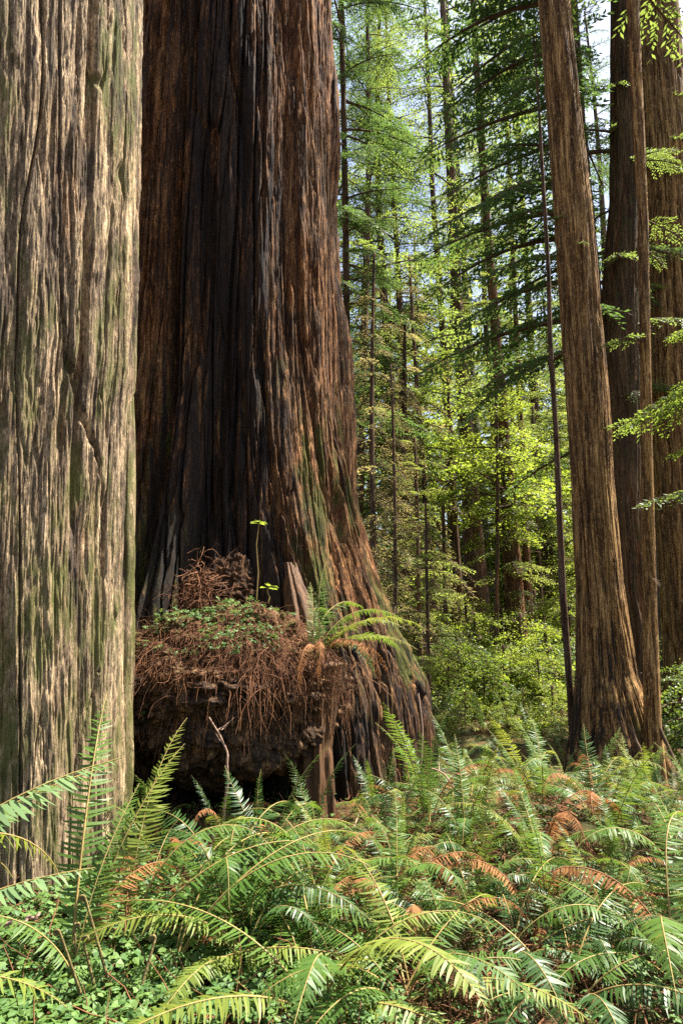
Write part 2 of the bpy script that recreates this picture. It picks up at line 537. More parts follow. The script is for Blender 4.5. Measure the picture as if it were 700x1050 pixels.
# ---- left foreground trunk
PL = profile([(0, -150, 147), (200, -150, 142), (380, -152, 136), (420, -152, 130), (600, -155, 124), (830, -160, 124), (930, -175, 128)], 4.5)
PL[:, 3] *= 0.935
PL = extend(PL, -0.4, 26, 0.6)
gzL = float(ground_z(PL[0, 1], 4.5))


def mod_left(T, Z, rad, A):
    c, s = np.cos(T), np.sin(T)
    # big soft facets, flaking plates
    rad = rad + 0.030 * fbm(c * 2.0, s * 2.0, Z * 0.25, 3, 71)
    pl = fbm(c * 9, s * 9, Z * 0.9, 5, 72)
    rad = rad + 0.013 * sstep(0.0, 0.10, pl) + 0.008 * sstep(-0.25, -0.15, pl)
    for (f_, sd_, dp_) in ((4.2, 81, 0.055), (7.5, 82, 0.03)):
        ck = np.abs(vn(c * .9 * f_ + .5 * vn(c * 3, s * 3, Z * .6, sd_ + 5), s * .9 * f_, Z * 0.16 * f_ / 4, sd_))
        rad = rad - dp_ * (1 - sstep(0.0, 0.05, ck))
    # torn vertical slot beside the right edge with the loose strip
    ang = np.angle(np.exp(1j * (T - R(-28))))
    rad = rad - 0.07 * np.exp(-(ang / 0.035) ** 2) * sstep(-0.2, 0.4, fbm(Z * 0.7, c * 2, s * 2, 2, 75) + 0.3)
    rad = rad + 0.010 * fbm(c * 26, s * 26, Z * 1.6, 3, 73) + 0.007 * fbm(c * 60, s * 60, Z * 7, 2, 74)
    A['moss'][:] = np.clip(0.20 + 0.6 * fbm(c * 2, s * 2, Z * 0.6, 3, 76) + 0.35 * (1 - sstep(0, 5, Z)), 0, 1)
    A['char_shade'][:] = 0
    return rad


left = thing('redwood_tree', (float(PL[0, 1]), 4.5, gzL))
tag(left, 'pale grey brown weathered redwood trunk cropped by the left edge, beside a loose bark strip', 'tree')
pll = PL.copy(); pll[:, 0] -= gzL; pll[:, 1] -= left.location.x; pll[:, 2] -= 4.5
zz = np.concatenate([np.arange(-0.4, 7.6, 0.02), np.arange(7.6, 26 - gzL, 0.25)])
link('trunk', trunk_mesh('trunk', pll, 1000, zz, ((0.14, 0.025, 0.024, 1), (0.05, 0.03, 0.015, 2), (0.02, 0.04, 0.008, 3)), M['bark_pale'], 300,
                         ((5, 0.03, 0.015, 0, 3, 0.4), (9, 0.02, 0.008, 0, 2, 1.4)), mod_left, 0.0, 3.0), left)


def bark_strip():
    # slab of loose bark standing off the right flank
    p0, p1 = at(126, 905, 4.72), at(135, 405, 4.76)
    n = 90
    t = np.linspace(0, 1, n)
    ring = 18
    V = []
    for k in range(n):
        p = p0 + (p1 - p0) * t[k]
        w = 0.040 * (1 - 0.55 * t[k] ** 8) * (1 + 0.25 * float(vn(t[k] * 9, 3, 1, 5)))
        for q in range(ring):
            a = q / ring * 2 * math.pi
            x = w * math.cos(a); y = 0.07 * math.sin(a)
            d = 1 + 0.22 * float(vn(math.cos(a) * 3, math.sin(a) * 3, t[k] * 14, 8))
            V.append((p[0] + x * d + 0.012 * float(vn(t[k] * 6, 0, 0, 4)), p[1] + y * d, p[2]))
    V = np.array(V)
    i = np.arange(n * ring).reshape(n, ring); j = np.roll(i, -1, 1)
    F = np.stack([i[:-1], j[:-1], j[1:], i[1:]], -1).reshape(-1, 4)
    cap = i[-1][None, :]
    o = link('bark_strip', new_mesh('bark_strip', V - np.array(left.location), [F, cap], [M['bark_pale']], None, True,
                                    {'ridge': np.full(len(V), 0.7), 'moss': np.full(len(V), 0.75), 'char_shade': np.zeros(len(V))}), left)
    o['label'] = 'loose mossy bark strip hanging beside the trunk edge'

bark_strip()

# ---- the great redwood with the burl
YB = 7.6
BX = -1.3
zr = np.array([[-0.9, 2.05], [0.36, 1.98], [0.87, 1.93], [1.39, 1.76], [1.92, 1.61], [2.58, 1.51], [3.25, 1.43], [4.18, 1.33], [5.39, 1.28], [7.33, 1.19], [9.4, 1.10], [14, 0.98], [34, 0.5]])
gzB = 0.0
BURL_C = np.array([-0.93, 5.75, 1.06]); BURL_R = np.array([0.86, 0.78, 0.50])


def mod_big(T, Z, rad, A):
    c, s = np.cos(T), np.sin(T)
    # big rope like flutes rising from the base
    fl = np.clip(np.abs(vn(c * 2.6 + .4 * vn(c * 2, s * 2, Z * .5, 7), s * 2.6, Z * 0.17, 911)) * 2.2, 0, 1) ** .6
    rad = rad + (fl - 0.6) * (0.16 + 0.38 * (1 - sstep(0.3, 3.4, Z)))
    rad = rad + 0.12 * (1 - sstep(0.5, 4.5, Z)) * fbm(c * 6, s * 6, Z * 0.55, 4, 912)
    cr = np.abs(fbm(c * 10 + 0.5 * Z, s * 10, Z * 0.45, 4, 917))
    rad = rad - 0.10 * (1 - sstep(0.0, 0.09, cr)) * (1 - sstep(1.2, 4.5, Z))
    rad = rad + 0.03 * (1 - sstep(0.5, 2.5, Z)) * fbm(c * 22, s * 22, Z * 4.0, 4, 918)
    ang = np.angle(np.exp(1j * (T - R(-84))))
    # deep fire scar seam running up the front
    seam = np.exp(-((ang + 0.05 + 0.05 * np.sin(Z * 1.1)) / 0.085) ** 2) * (1 - sstep(2.6, 6.5, Z))
    rad = rad - 0.30 * seam
    seam2 = np.exp(-((ang + 0.42 + 0.04 * np.sin(Z * 0.9 + 2)) / 0.05) ** 2) * (1 - sstep(4, 8, Z))
    rad = rad - 0.16 * seam2
    # hollow under the burl
    hol = np.exp(-((ang - 0.12) / 0.42) ** 4) * (1 - sstep(0.62, 1.05, Z + 0.10 * fbm(c * 6, s * 6, Z * 2, 3, 915)))
    rad = rad - 0.55 * hol
    # shaggy edges and pits
    rad = rad + 0.020 * fbm(c * 14, s * 14, Z * 1.6, 3, 913) + 0.012 * fbm(c * 40, s * 40, Z * 5, 2, 914)
    low = 1 - sstep(1.5, 5.5, Z)
    n = fbm(c * 1.8, s * 1.8, Z * 0.22, 3, 921)
    band = np.exp(-((ang + 0.10) / 0.55) ** 2)
    A['char_shade'][:] = np.clip(0.42 * band + 0.42 * n + 0.11, 0, 0.52) * (1 - 0.55 * np.exp(-((ang - 1.0) / 0.4) ** 2))
    A['char_shade'][:] = np.clip(A['char_shade'] + 0.9 * hol + 0.35 * seam + 0.30 * (1 - sstep(0.6, 3.0, Z)), 0, 0.6)
    A['moss'][:] = np.clip((0.15 + 0.85 * low) * (0.42 + 0.9 * fbm(c * 3, s * 3, Z * 0.7, 3, 922)), 0, 1)
    return rad


great = thing('redwood_tree', (BX, YB, gzB))
tag(great, 'great dark charred redwood with flared base, deep furrows and an overhanging burl', 'tree')
prb = np.stack([zr[:, 0], np.zeros(len(zr)), np.zeros(len(zr)), zr[:, 1]], -1)
zz = np.concatenate([np.arange(-0.9, 10.6, 0.024), np.arange(10.6, 34, 0.3)])
link('trunk', trunk_mesh('trunk', prb, 1200, zz, ((0.17, 0.028, 0.12, 1), (0.06, 0.035, 0.048, 2), (0.024, 0.04, 0.018, 3)), M['bark_red'], 500,
                         ((4, 0.05, 0.015, 0.2, 3, 1.0), (7, 0.04, 0.01, 0.2, 2.5, 0.3)), mod_big, 0.0, 3.0), great)


def blob(name, C, Rv, nu, nv, fn, mat, parent, attrs=None):
    u = np.linspace(0, 2 * math.pi, nu, endpoint=False); v = np.linspace(0.02, math.pi - 0.02, nv)
    Vv, U = np.meshgrid(v, u, indexing='ij')
    d = np.stack([np.sin(Vv) * np.cos(U), np.sin(Vv) * np.sin(U), np.cos(Vv)], -1)
    k = fn(d)
    P = d * k[..., None] * Rv + C
    i = np.arange(nv * nu).reshape(nv, nu); j = np.roll(i, -1, 1)
    F = np.stack([i[:-1], i[1:], j[1:], j[:-1]], -1).reshape(-1, 4)
    n = nu * nv
    A = {'ridge': np.full(n, 0.6), 'moss': np.clip(d[..., 2].ravel() * 0.8 + 0.1, 0, 1), 'char_shade': np.clip(0.12 - 0.2 * d[..., 2].ravel(), 0, 0.25)}  # burn tone grows downward: shade under the lump put into the colour
    P = P.reshape(-1, 3)
    if parent is not None: P = P - np.array(parent.location)
    return link(name, new_mesh(name, P, [F, i[0][::-1][None, :], i[-1][None, :]], [mat], None, True, A), parent)


def burl_fn(d):
    x, y, z = d[..., 0], d[..., 1], d[..., 2]
    k = 1 + 0.16 * fbm(x * 2.2, y * 2.2, z * 2.2, 3, 31)
    kn = np.abs(vn(x * 5, y * 5, z * 5, 33)) + 0.5 * np.abs(vn(x * 11, y * 11, z * 11, 34))
    k = k * (1 - 0.20 * np.clip(z, 0, 1) + 0.30 * np.clip(z, 0, 1) ** 2)
    k = k * (1 + 0.55 * np.clip(-z, 0, 1) ** 2)
    cav = np.abs(fbm(x * 9, y * 9, z * 9, 3, 36))
    k = k + 0.20 * kn - 0.05 + 0.05 * fbm(x * 20, y * 20, z * 20, 4, 35) - 0.05 * (1 - sstep(0.0, 0.12, cav))
    return k


burl = blob('burl', BURL_C, BURL_R, 520, 300, burl_fn, M['burl'], great)
burl['label'] = 'overhanging knobbly dark burl'
b2 = blob('burl', np.array([-1.75, 6.0, 0.75]), np.array([0.55, 0.5, 0.42]), 160, 100, burl_fn, M['burl'], great)
b2['label'] = 'smaller burl lobe low on the trunk side'
M['knob'] = bark_mat('rough_root_wood', [(0.012, 0.007, 0.005), (0.03, 0.015, 0.008), (0.055, 0.027, 0.013), (0.11, 0.055, 0.025)], grey=(0.04, 0.024, 0.014), mossy=-0.7, stretch=0.3)
b3 = blob('root_knob', np.array([-1.0, 6.15, 1.75]), np.array([0.27, 0.26, 0.34]), 160, 110, burl_fn, M['knob'], great)


def wood_column():
    p0, p1 = np.array([-0.21, 5.45, -0.15]), np.array([-0.26, 5.7, 1.0])
    pr = np.array([[p0[2], 0, 0, 0.18], [0.2, 0, 0.03, 0.14], [0.55, -0.02, 0.08, 0.14], [p1[2] + 0.2, -0.03, 0.15, 0.24]])
    def md(T, Z, rad, A):
        A['moss'][:] = 0; A['char_shade'][:] = 0
        return rad * (1 + 0.30 * fbm(np.cos(T) * 3, np.sin(T) * 3, Z * 0.8, 4, 44)) + 0.008 * vn(np.cos(T) * 14, np.sin(T) * 14, Z * 0.8, 45)
    me = trunk_mesh('wood_column', pr, 90, np.arange(-0.15, 1.2, 0.02), ((0.06, 0.04, 0.028, 1), (0.02, 0.05, 0.010, 2)), M['rotwood'], 77, None, md)
    o = link('wood_column', me, great, (p0[0] - BX, p0[1] - YB, 0))
    o['label'] = 'bare brown wood column under the burl'
    # exposed orange wood wedge above the burl, right of the seam
    pr = np.array([[0, 0, 0.16, 0.15], [0.2, -0.03, 0.23, 0.11], [0.45, -0.10, 0.36, 0.07], [0.62, -0.15, 0.5, 0.05]])
    me = trunk_mesh('wood_wedge', pr, 60, np.arange(0, 0.63, 0.01), ((0.05, 0.05, 0.022, 1), (0.02, 0.05, 0.008, 2)), M['rotwood'], 78, None, md)
    q = at(310, 650, 5.62)
    o = link('wood_wedge', me, great, (q[0] - BX, q[1] - YB, q[2]))

wood_column()

# ---- right group
def mod_right(T, Z, rad, A):
    c, s = np.cos(T), np.sin(T)
    A['char_shade'][:] = np.clip(0.34 + 0.4 * fbm(c * 2, s * 2, Z * .4, 3, 951) - 0.12 * Z + 0.35 * np.clip(-c, 0, 1) * (1 - sstep(1, 4, Z)), 0, 0.5)  # foot and left side darkened: shade put into the colour as burn
    A['char_shade'][:] = np.maximum(A['char_shade'], 0.10 + 0.25 * fbm(c * 3, s * 3, Z * .25, 3, 955))
    A['moss'][:] = np.clip(0.5 * (1 - sstep(0, 3, Z)) * (0.6 + fbm(c * 3, s * 3, Z, 3, 952)), 0, 1)
    rad = rad + 0.03 * fbm(c * 3, s * 3, Z * 0.5, 4, 953)
    for (zk, ak) in ((3.3, -70), (5.1, -110), (6.6, -60), (8.4, -95), (2.2, -120), (9.7, -75)):
        d2 = ((Z - zk) / 0.10) ** 2 + (np.angle(np.exp(1j * (T - R(ak)))) / 0.16) ** 2
        rad = rad + 0.035 * np.exp(-d2) - 0.05 * np.exp(-d2 * 6)
    return rad


right = simple_tree('redwood_tree', 'straight golden brown redwood with striped bark and a flared root base on the right', 'tree',
                    [(0, 552, 582), (200, 568, 603), (400, 581, 621), (500, 587, 627), (600, 592, 636), (690, 593, 650), (745, 590, 670), (785, 586, 684)], 10.5,
                    M['bark_gold'], 340, 0.03, ((0.10, 0.02, 0.050, 1), (0.035, 0.03, 0.016, 2)), 26, seed=601, zfine=13,
                    lobes=((5, 0.10, 0.0, 0.2, 1.8, 0.2), (8, 0.06, 0.0, 0.1, 1.5, 1.2)), mod=mod_right)
sprout = simple_tree('redwood_tree', 'slim orange brown pole of a young redwood between the two big right trunks', 'tree',
                     [(0, 642, 654), (230, 654, 664), (460, 657, 668), (600, 658, 672), (745, 660, 677)], 9.9, M['bark_gold'], 70, 0.04,
                     ((0.05, 0.08, 0.010, 1),), 20, seed=611, topr=0.4)
bigr = simple_tree('redwood_tree', 'wide reddish redwood with deep vertical stripes at the right edge', 'tree',
                   [(0, 650, 692), (200, 656, 708), (350, 663, 724), (500, 674, 740), (700, 684, 765)], 14.0, M['bark_gold'], 220, 0.05,
                   ((0.16, 0.05, 0.07, 1), (0.06, 0.06, 0.02, 2)), 30, seed=621, zfine=18)
t3 = simple_tree('redwood_tree', 'dark mossy trunk between the golden brown redwood and the slim orange pole', 'tree',
                 [(0, 627, 650), (200, 626, 655), (330, 616, 655), (500, 617, 657), (600, 620, 662), (710, 624, 672)], 12.6, M['bark_moss'], 160, 0.05,
                 ((0.12, 0.04, 0.06, 1), (0.05, 0.05, 0.02, 2)), 30, seed=631, zfine=14)
t4 = simple_tree('redwood_tree', 'thin leaning dark tree just behind the golden brown redwood with long limbs', 'tree',
                 [(0, 583, 591), (130, 592, 600), (300, 605, 616), (450, 615, 626), (700, 628, 642)], 13.4, M['bark_dark'], 50, 0.08, ((0.08, 0.08, 0.02, 1),), 20, seed=651)
t5 = simple_tree('grey_trunk', 'narrow grey trunk low between the orange pole and the right edge', 'tree',
                 [(300, 662, 674), (530, 668, 682), (690, 670, 692)], 15.8, M['bark_grey'], 50, 0.06, ((0.08, 0.08, 0.02, 1),), 18, seed=661)
pole = simple_tree('dead_pole', 'thin dark straight dead pole left of the golden brown redwood', 'tree',
                   [(30, 546, 547), (120, 551.5, 554), (200, 555, 559), (280, 560, 564), (350, 561, 566), (440, 567, 572), (500, 569, 575), (610, 573, 580), (700, 580, 587), (770, 584, 593)], 11.0, M['bark_dark'], 24, 0.08,
                   ((0.05, 0.1, 0.006, 1),), snag=True, seed=671)
# ---- middle distance trunks
mid = {}
def midtree(key, label, sil, Y, mat, ztop=30, snag=False, name='redwood_tree', nth=44):
    mid[key] = simple_tree(name, label, 'tree', sil, Y, mat, nth, 0.12, ((0.12, 0.07, 0.035, 1),), ztop, snag=snag, seed=700 + len(mid) * 7)
midtree('m1', 'tall reddish trunk wrapped in leafy sprays in the middle distance gap', [(50, 484, 490), (220, 494, 502), (340, 503, 513), (500, 512, 527), (650, 520, 540), (690, 520, 545)], 20, M['bark_red'])
midtree('m2', 'slender reddish trunk close to the right side of the leafy one', [(350, 527, 532), (500, 533, 539), (650, 538, 548)], 21, M['bark_red'], 24)
midtree('m3', 'straight grey brown trunk beyond the bright shrubs, left one of two', [(200, 441, 446), (350, 451, 458), (510, 460, 468), (650, 464, 478)], 26, M['bark_dark'])
midtree('m4', 'stout grey brown trunk beyond the bright shrubs, right one of two', [(300, 462, 473), (500, 473, 490), (650, 477, 505)], 27, M['bark_dark'])
midtree('m5', 'thin black dead stem left of the two grey brown trunks', [(500, 452, 455), (640, 454, 459)], 21, M['bark_dark'], 8, True, 'dead_sapling', 16)
midtree('m6', 'thin olive trunk rising right beside the great charred redwood', [(0, 347, 352), (150, 350, 356), (340, 352, 359), (600, 354, 364)], 18, M['bark_moss'])
midtree('m7', 'lichen tan trunk with drooping tan twigs beside the great redwood', [(330, 413, 416), (540, 410, 418), (690, 410, 420)], 19, M['bark_moss'], 9)
midtree('m8', 'far pale trunk high in the gap left of the leafy trunk', [(0, 455, 459), (240, 470, 476), (400, 480, 488), (690, 495, 512)], 34, M['bark_grey'])
midtree('m9', 'far dark trunk just left of the thin dead pole', [(0, 520, 524), (300, 538, 544), (690, 556, 568)], 30, M['bark_dark'])

# ------------------------------------------------------------------ foliage
def xform(Q, Mx, t):
    return Q @ Mx.T + t


def conifer_branch(r, L, droop, lift, leaf, gap=0.12, tgap=0.05, sec=0.40, hang=0.25, wid=0.30):
    """flat spray along +X. returns quads (M,4,3), twig polylines list"""
    def pos(s):
        return np.stack([L * s, 0.05 * L * np.sin(3 * s + r.uniform(0, 6)) * s, L * (lift * s - droop * s * s)], -1)
    ph = r.uniform(0, 6)
    def pos(s):
        s = np.asarray(s, float)
        return np.stack([L * s, 0.05 * L * np.sin(3 * s + ph) * s, L * (lift * s - droop * s * s)], -1)
    n = max(4, int(L * 0.93 / gap))
    quads, tw = [], []
    S = np.linspace(0, 1, 7)
    main = pos(S)
    for k in range(n):
        s = 0.12 + 0.88 * (k + r.uniform(-.3, .3)) / n
        if s > 1 or r.uniform() < 0.10: continue
        for side in (-1, 1):
            if r.uniform() < 0.12: continue
            l = sec * L * (1 - s) ** 0.7 * (0.5 + 0.5 * min(1, s * 4)) * r.uniform(0.6, 1.15) + leaf * 0.8
            a = R(r.uniform(42, 68)) * side
            b = pos(s); tang = pos(min(1, s + .02)) - pos(s - .02); tang /= np.linalg.norm(tang)
            sv = np.array([-tang[1], tang[0], 0]); sv /= np.linalg.norm(sv)
            d = tang * math.cos(a) + sv * math.sin(a)
            m = max(2, int(l / tgap))
            u = (np.arange(m) + 0.5) / m
            hg = hang * r.uniform(0.4, 1.6)
            P = b + d * (l * u)[:, None] + np.array([0, 0, -1.0]) * (hg * l * u * u)[:, None]
            tw.append(np.stack([b, b + d * l * .5 - np.array([0, 0, hg * l * .25]), b + d * l - np.array([0, 0, hg * l])]))
            sd = np.where(np.arange(m) % 2 == 0, 1, -1) * R(1) * r.uniform(30, 60, m)
            n2 = np.cross(np.array([0, 0, 1.0]), d); n2 /= np.linalg.norm(n2)
            ld = d * np.cos(sd)[:, None] + n2 * np.sin(sd)[:, None] + np.array([0, 0, 1.0]) * r.normal(-0.15, 0.25, m)[:, None]
            ld /= np.linalg.norm(ld, axis=1, keepdims=True)
            up = np.array([0, 0, 1.0]) + r.normal(0, 0.35, (m, 3))
            wv = np.cross(up, ld); wv /= np.linalg.norm(wv, axis=1, keepdims=True)
            ll = leaf * r.uniform(0.65, 1.25, m); ww = ll * wid
            q = np.stack([P, P + ld * (ll * .45)[:, None] + wv * ww[:, None] * .5, P + ld * ll[:, None], P + ld * (ll * .45)[:, None] - wv * ww[:, None] * .5], 1)
            quads.append(q)
    Q = np.concatenate(quads) if quads else np.zeros((0, 4, 3))
    return Q, main, np.array(tw)


def broad_branch(r, L, leaf, n=60, flat=0.25, droop=0.15):
    ph = r.uniform(0, 6)
    S = np.linspace(0, 1, 7)
    def pos(s):
        s = np.asarray(s, float)
        return np.stack([L * s, 0.08 * L * np.sin(4 * s + ph), L * (0.25 * s - (0.25 + droop) * s * s)], -1)
    main = pos(S)
    s = r.uniform(0.15, 1.05, n) ** 0.8
    sp = 0.42 * L * (1.1 - s)
    P = pos(s) + np.stack([r.normal(0, .3, n) * sp, r.normal(0, 0.75, n) * sp, r.normal(0, flat, n) * sp], -1)
    az = r.uniform(0, 2 * math.pi, n)
    d = np.stack([np.cos(az), np.sin(az), r.normal(-0.35, 0.3, n)], -1); d /= np.linalg.norm(d, axis=1, keepdims=True)
    up = np.array([0, 0, 1.0]) + r.normal(0, 0.45, (n, 3))
    w = np.cross(up, d); w /= np.linalg.norm(w, axis=1, keepdims=True)
    ll = leaf * r.uniform(0.6, 1.25, n); ww = ll * r.uniform(0.5, 0.8, n)
    Q = np.stack([P, P + d * (ll * .5)[:, None] + w * (ww * .5)[:, None], P + d * ll[:, None], P + d * (ll * .5)[:, None] - w * (ww * .5)[:, None]], 1)
    k = r.choice(n, min(n, 14), replace=False)
    b = pos(np.clip(s[k] - 0.15, 0, 1))
    tw = np.stack([b, (b + P[k]) / 2 + np.array([0, 0, 0.02]), P[k]], 1)
    return Q, main, tw


def crown_mesh(name, r, branches, protos, leafm, axis, twig_r=0.02):
    """branches: list of (z, az, length, tilt, proto index)"""
    qs, mains, tws, mr, tr = [], [], [], [], []
    for (z, az, L, tilt, pi) in branches:
        Q, main, tw = protos[pi]
        sc = L
        ca, sa = math.cos(az), math.sin(az); ct, st = math.cos(tilt), math.sin(tilt)
        rx = r.normal(0, 0.18)
        Rx = np.array([[1, 0, 0], [0, math.cos(rx), -math.sin(rx)], [0, math.sin(rx), math.cos(rx)]])
        Rt = np.array([[ct, 0, -st], [0, 1, 0], [st, 0, ct]])
        Rz = np.array([[ca, -sa, 0], [sa, ca, 0], [0, 0, 1]])
        Mx = Rz @ Rt @ Rx * sc
        t = np.array(axis(z))
        if len(Q): qs.append(Q @ Mx.T + t)
        mains.append(main @ Mx.T + t); mr.append(np.linspace(twig_r * L ** 0.7, 0.004, 7))
        if len(tw):
            tws.append(tw @ Mx.T + t)
    sp = Soup()
    if qs: sp.quads(np.concatenate(qs), 0)
    V, F = tubes(np.array(mains), np.array(mr), 5); sp.add(V, F, 1)
    if tws:
        tw = np.concatenate(tws)
        V, F = tubes(tw, np.full(tw.shape[:2], 0.0045) * np.array([1, .8, .4]), 3); sp.add(V, F, 1)
    return sp.mesh(name, [leafm, M['twig']], False)


def protos_con(seed, n, leaf, droop, lift, gap, tgap, sec=0.4, hang=0.25, wid=0.3):
    r = np.random.default_rng(seed)
    return [conifer_branch(r, 1.0, droop * r.uniform(.7, 1.3), lift * r.uniform(.6, 1.4), leaf, gap, tgap, sec, hang, wid) for _ in range(n)]


def protos_br(seed, n, leaf, cnt, flat=0.25, droop=0.15):
    r = np.random.default_rng(seed)
    return [broad_branch(r, 1.0, leaf, cnt, flat, droop) for _ in range(n)]


def axis_of(info):
    pr = info['pr']
    def f(z):
        return (float(np.interp(z, pr[:, 0], pr[:, 1])), float(np.interp(z, pr[:, 0], pr[:, 2])), z)
    return f


def brs(r, n, z0, z1, L0, L1, az=None, tilt=(0.0, 0.15), k=4, shape=None):
    out = []
    for i in range(n):
        t = (i + r.uniform(-.5, .5)) / n
        z = z0 + (z1 - z0) * t
        a = r.uniform(0, 2 * math.pi) if az is None else R(r.uniform(*az))
        L = L0 + (L1 - L0) * t
        L *= r.uniform(0.65, 1.15)
        out.append((z, a, L, r.normal(*tilt), int(r.integers(k))))
    return out

# near leaf sizes are relative to a unit-length branch (scaled with L)
PR_MAIN = protos_con(21, 4, 0.050, 0.34, 0.06, 0.030, 0.019, 0.36, 0.35, 0.32)
PR_SPR = protos_con(22, 4, 0.11, 0.35, 0.05, 0.09, 0.05, 0.45, 0.3, 0.30)
PR_NEAR = protos_con(31, 4, 0.052, 0.38, 0.10, 0.040, 0.021, 0.38, 0.35, 0.34)
PR_BARE = [(np.zeros((0, 4, 3)), m_, t_[::2]) for (_q, m_, t_) in protos_con(32, 4, 0.05, 0.25, 0.1, 0.12, 0.05, 0.3, 0.3, 0.3)]
PR_MED = protos_con(23, 4, 0.065, 0.35, 0.12, 0.045, 0.027, 0.38, 0.35, 0.34)
PR_FAR = protos_con(24, 5, 0.058, 0.46, 0.12, 0.058, 0.027, 0.40, 0.4, 0.40)
PR_DROOP = protos_con(25, 4, 0.09, 0.75, 0.10, 0.07, 0.04, 0.36, 0.9, 0.26)
PR_BR = protos_br(26, 5, 0.055, 300, 0.22)
PR_BRF = protos_br(27, 5, 0.075, 190, 0.3)
PR_SHR = protos_br(28, 5, 0.065, 220, 0.35, 0.3)

rc = np.random.default_rng(99)
def crown(info, br, pro, mat, twig_r=0.02, name='crown'):
    me = crown_mesh(name, rc, br, pro, M[mat], axis_of(info), twig_r)
    return link(name, me, info['root'])

# limbs with foliage on the thin leaning tree: the layered boughs over the gap
crown(t4, brs(rc, 34, 7.6, 19, 3.5, 3.2, (140, 250), (-0.12, 0.10)) + brs(rc, 14, 6, 17, 2.6, 2.0, (-80, 130)), PR_MAIN, 'needle_dark', 0.032)
crown(sprout, brs(rc, 10, 13, 19, 2.2, 1.0) + brs(rc, 5, 5.5, 11, .9, .9), PR_MED, 'needle_mid', 0.02)
crown(right, brs(rc, 14, 15, 26, 2.6, 1.8) + brs(rc, 3, 8.4, 9.2, .5, .5, (150, 300)), PR_MED, 'needle_mid', 0.03)
crown(bigr, brs(rc, 18, 20, 30, 3.0, 2.4) + brs(rc, 5, 9, 15, 1.0, 1.2, (150, 330)), PR_MED, 'needle_mid', 0.03)
crown(t3, brs(rc, 8, 7, 14, 1.2, 1.4) + brs(rc, 10, 17, 28, 1.8, 2.0), PR_MED, 'needle_mid', 0.03)
crown(mid['m1'], brs(rc, 30, 2.6, 9.5, 1.3, 1.5, None, (-0.05, 0.2)) + brs(rc, 20, 9, 30, 2.0, 2.6), PR_MED, 'needle_sunlit', 0.02)
crown(mid['m2'], brs(rc, 26, 4.0, 22, 1.3, 1.8), PR_MED, 'needle_mid', 0.02)
crown(mid['m3'], brs(rc, 36, 9.0, 30, 2.0, 3.0), PR_FAR, 'needle_mid', 0.02)
crown(mid['m4'], brs(rc, 36, 9.5, 30, 2.4, 3.0), PR_FAR, 'needle_mid', 0.02)
crown(mid['m6'], brs(rc, 58, 3.5, 24, 2.0, 2.8, None, (-0.12, 0.15)), PR_MAIN, 'needle_dark', 0.02)
crown(mid['m7'], brs(rc, 70, 1.2, 8.8, 1.3, .9, None, (-0.15, 0.2)), PR_DROOP, 'needle_tan', 0.02)
crown(mid['m8'], brs(rc, 60, 6, 32, 2.4, 3.2), PR_FAR, 'needle_sunlit', 0.02)
crown(mid['m9'], brs(rc, 60, 5, 30, 2.4, 2.8), PR_FAR, 'needle_mid', 0.02)


for inf_, n_, z0_, z1_, l_ in ((pole, 16, 2.5, 8.5, .7), (mid['m3'], 14, 2, 9, 1.3), (mid['m4'], 14, 2, 9.5, 1.4), (mid['m5'], 10, 1.5, 5, .6), (mid['m9'], 12, 2, 6, 1.2), (sprout, 9, 2.5, 9, .5), (right, 7, 4.5, 11, .45), (mid['m2'], 10, 1.5, 5, .8)):
    for b_ in brs(rc, n_, z0_, z1_, l_, l_ * .8, None, (0.05, 0.35)):
        link('dead_branch', crown_mesh('dead_branch', rc, [b_], PR_BARE, M['twig'], axis_of(inf_), 0.011), inf_['root'])


# ---- forest behind: prototypes copied
def proto_tree(name, seed, h, z0, Lmax, mat, pro, r0=0.22, nb=70, bark='bark_dark'):
    r = np.random.default_rng(seed)
    root = thing(name)
    z = np.linspace(-0.4, h, 26)
    pr = np.stack([z, 0.25 * np.sin(z * 0.2 + seed), 0.2 * np.sin(z * 0.17 + 1), np.interp(z, [-.4, 1, h], [r0 * 1.4, r0, 0.04])], -1)
    link('trunk', trunk_mesh('trunk', pr, 18, z, ((0.12, 0.07, 0.02, 1),), M[bark], seed), root)
    b = []
    for i in range(nb):
        t = (i + r.uniform(-.5, .5)) / nb
        zz_ = z0 + (h - z0) * np.clip(t, 0, 1)
        L = Lmax * (1 - t) ** 0.6 * (0.35 + 0.65 * min(1, (t + 0.05) * 5)) * r.uniform(0.6, 1.15) + 0.3
        b.append((zz_, r.uniform(0, 2 * math.pi), L, r.normal(-0.02 + 0.25 * t, 0.14), int(r.integers(len(pro)))))
    ax = lambda q: (float(np.interp(q, pr[:, 0], pr[:, 1])), float(np.interp(q, pr[:, 0], pr[:, 2])), q)
    link('crown', crown_mesh('crown', r, b, pro, M[mat], ax, 0.02), root)
    return root


def copy_tree(o, parent=None):
    c = o.copy(); COL.objects.link(c)
    if parent is not None: c.parent = parent
    for ch in o.children:
        copy_tree(ch, c)
    return c


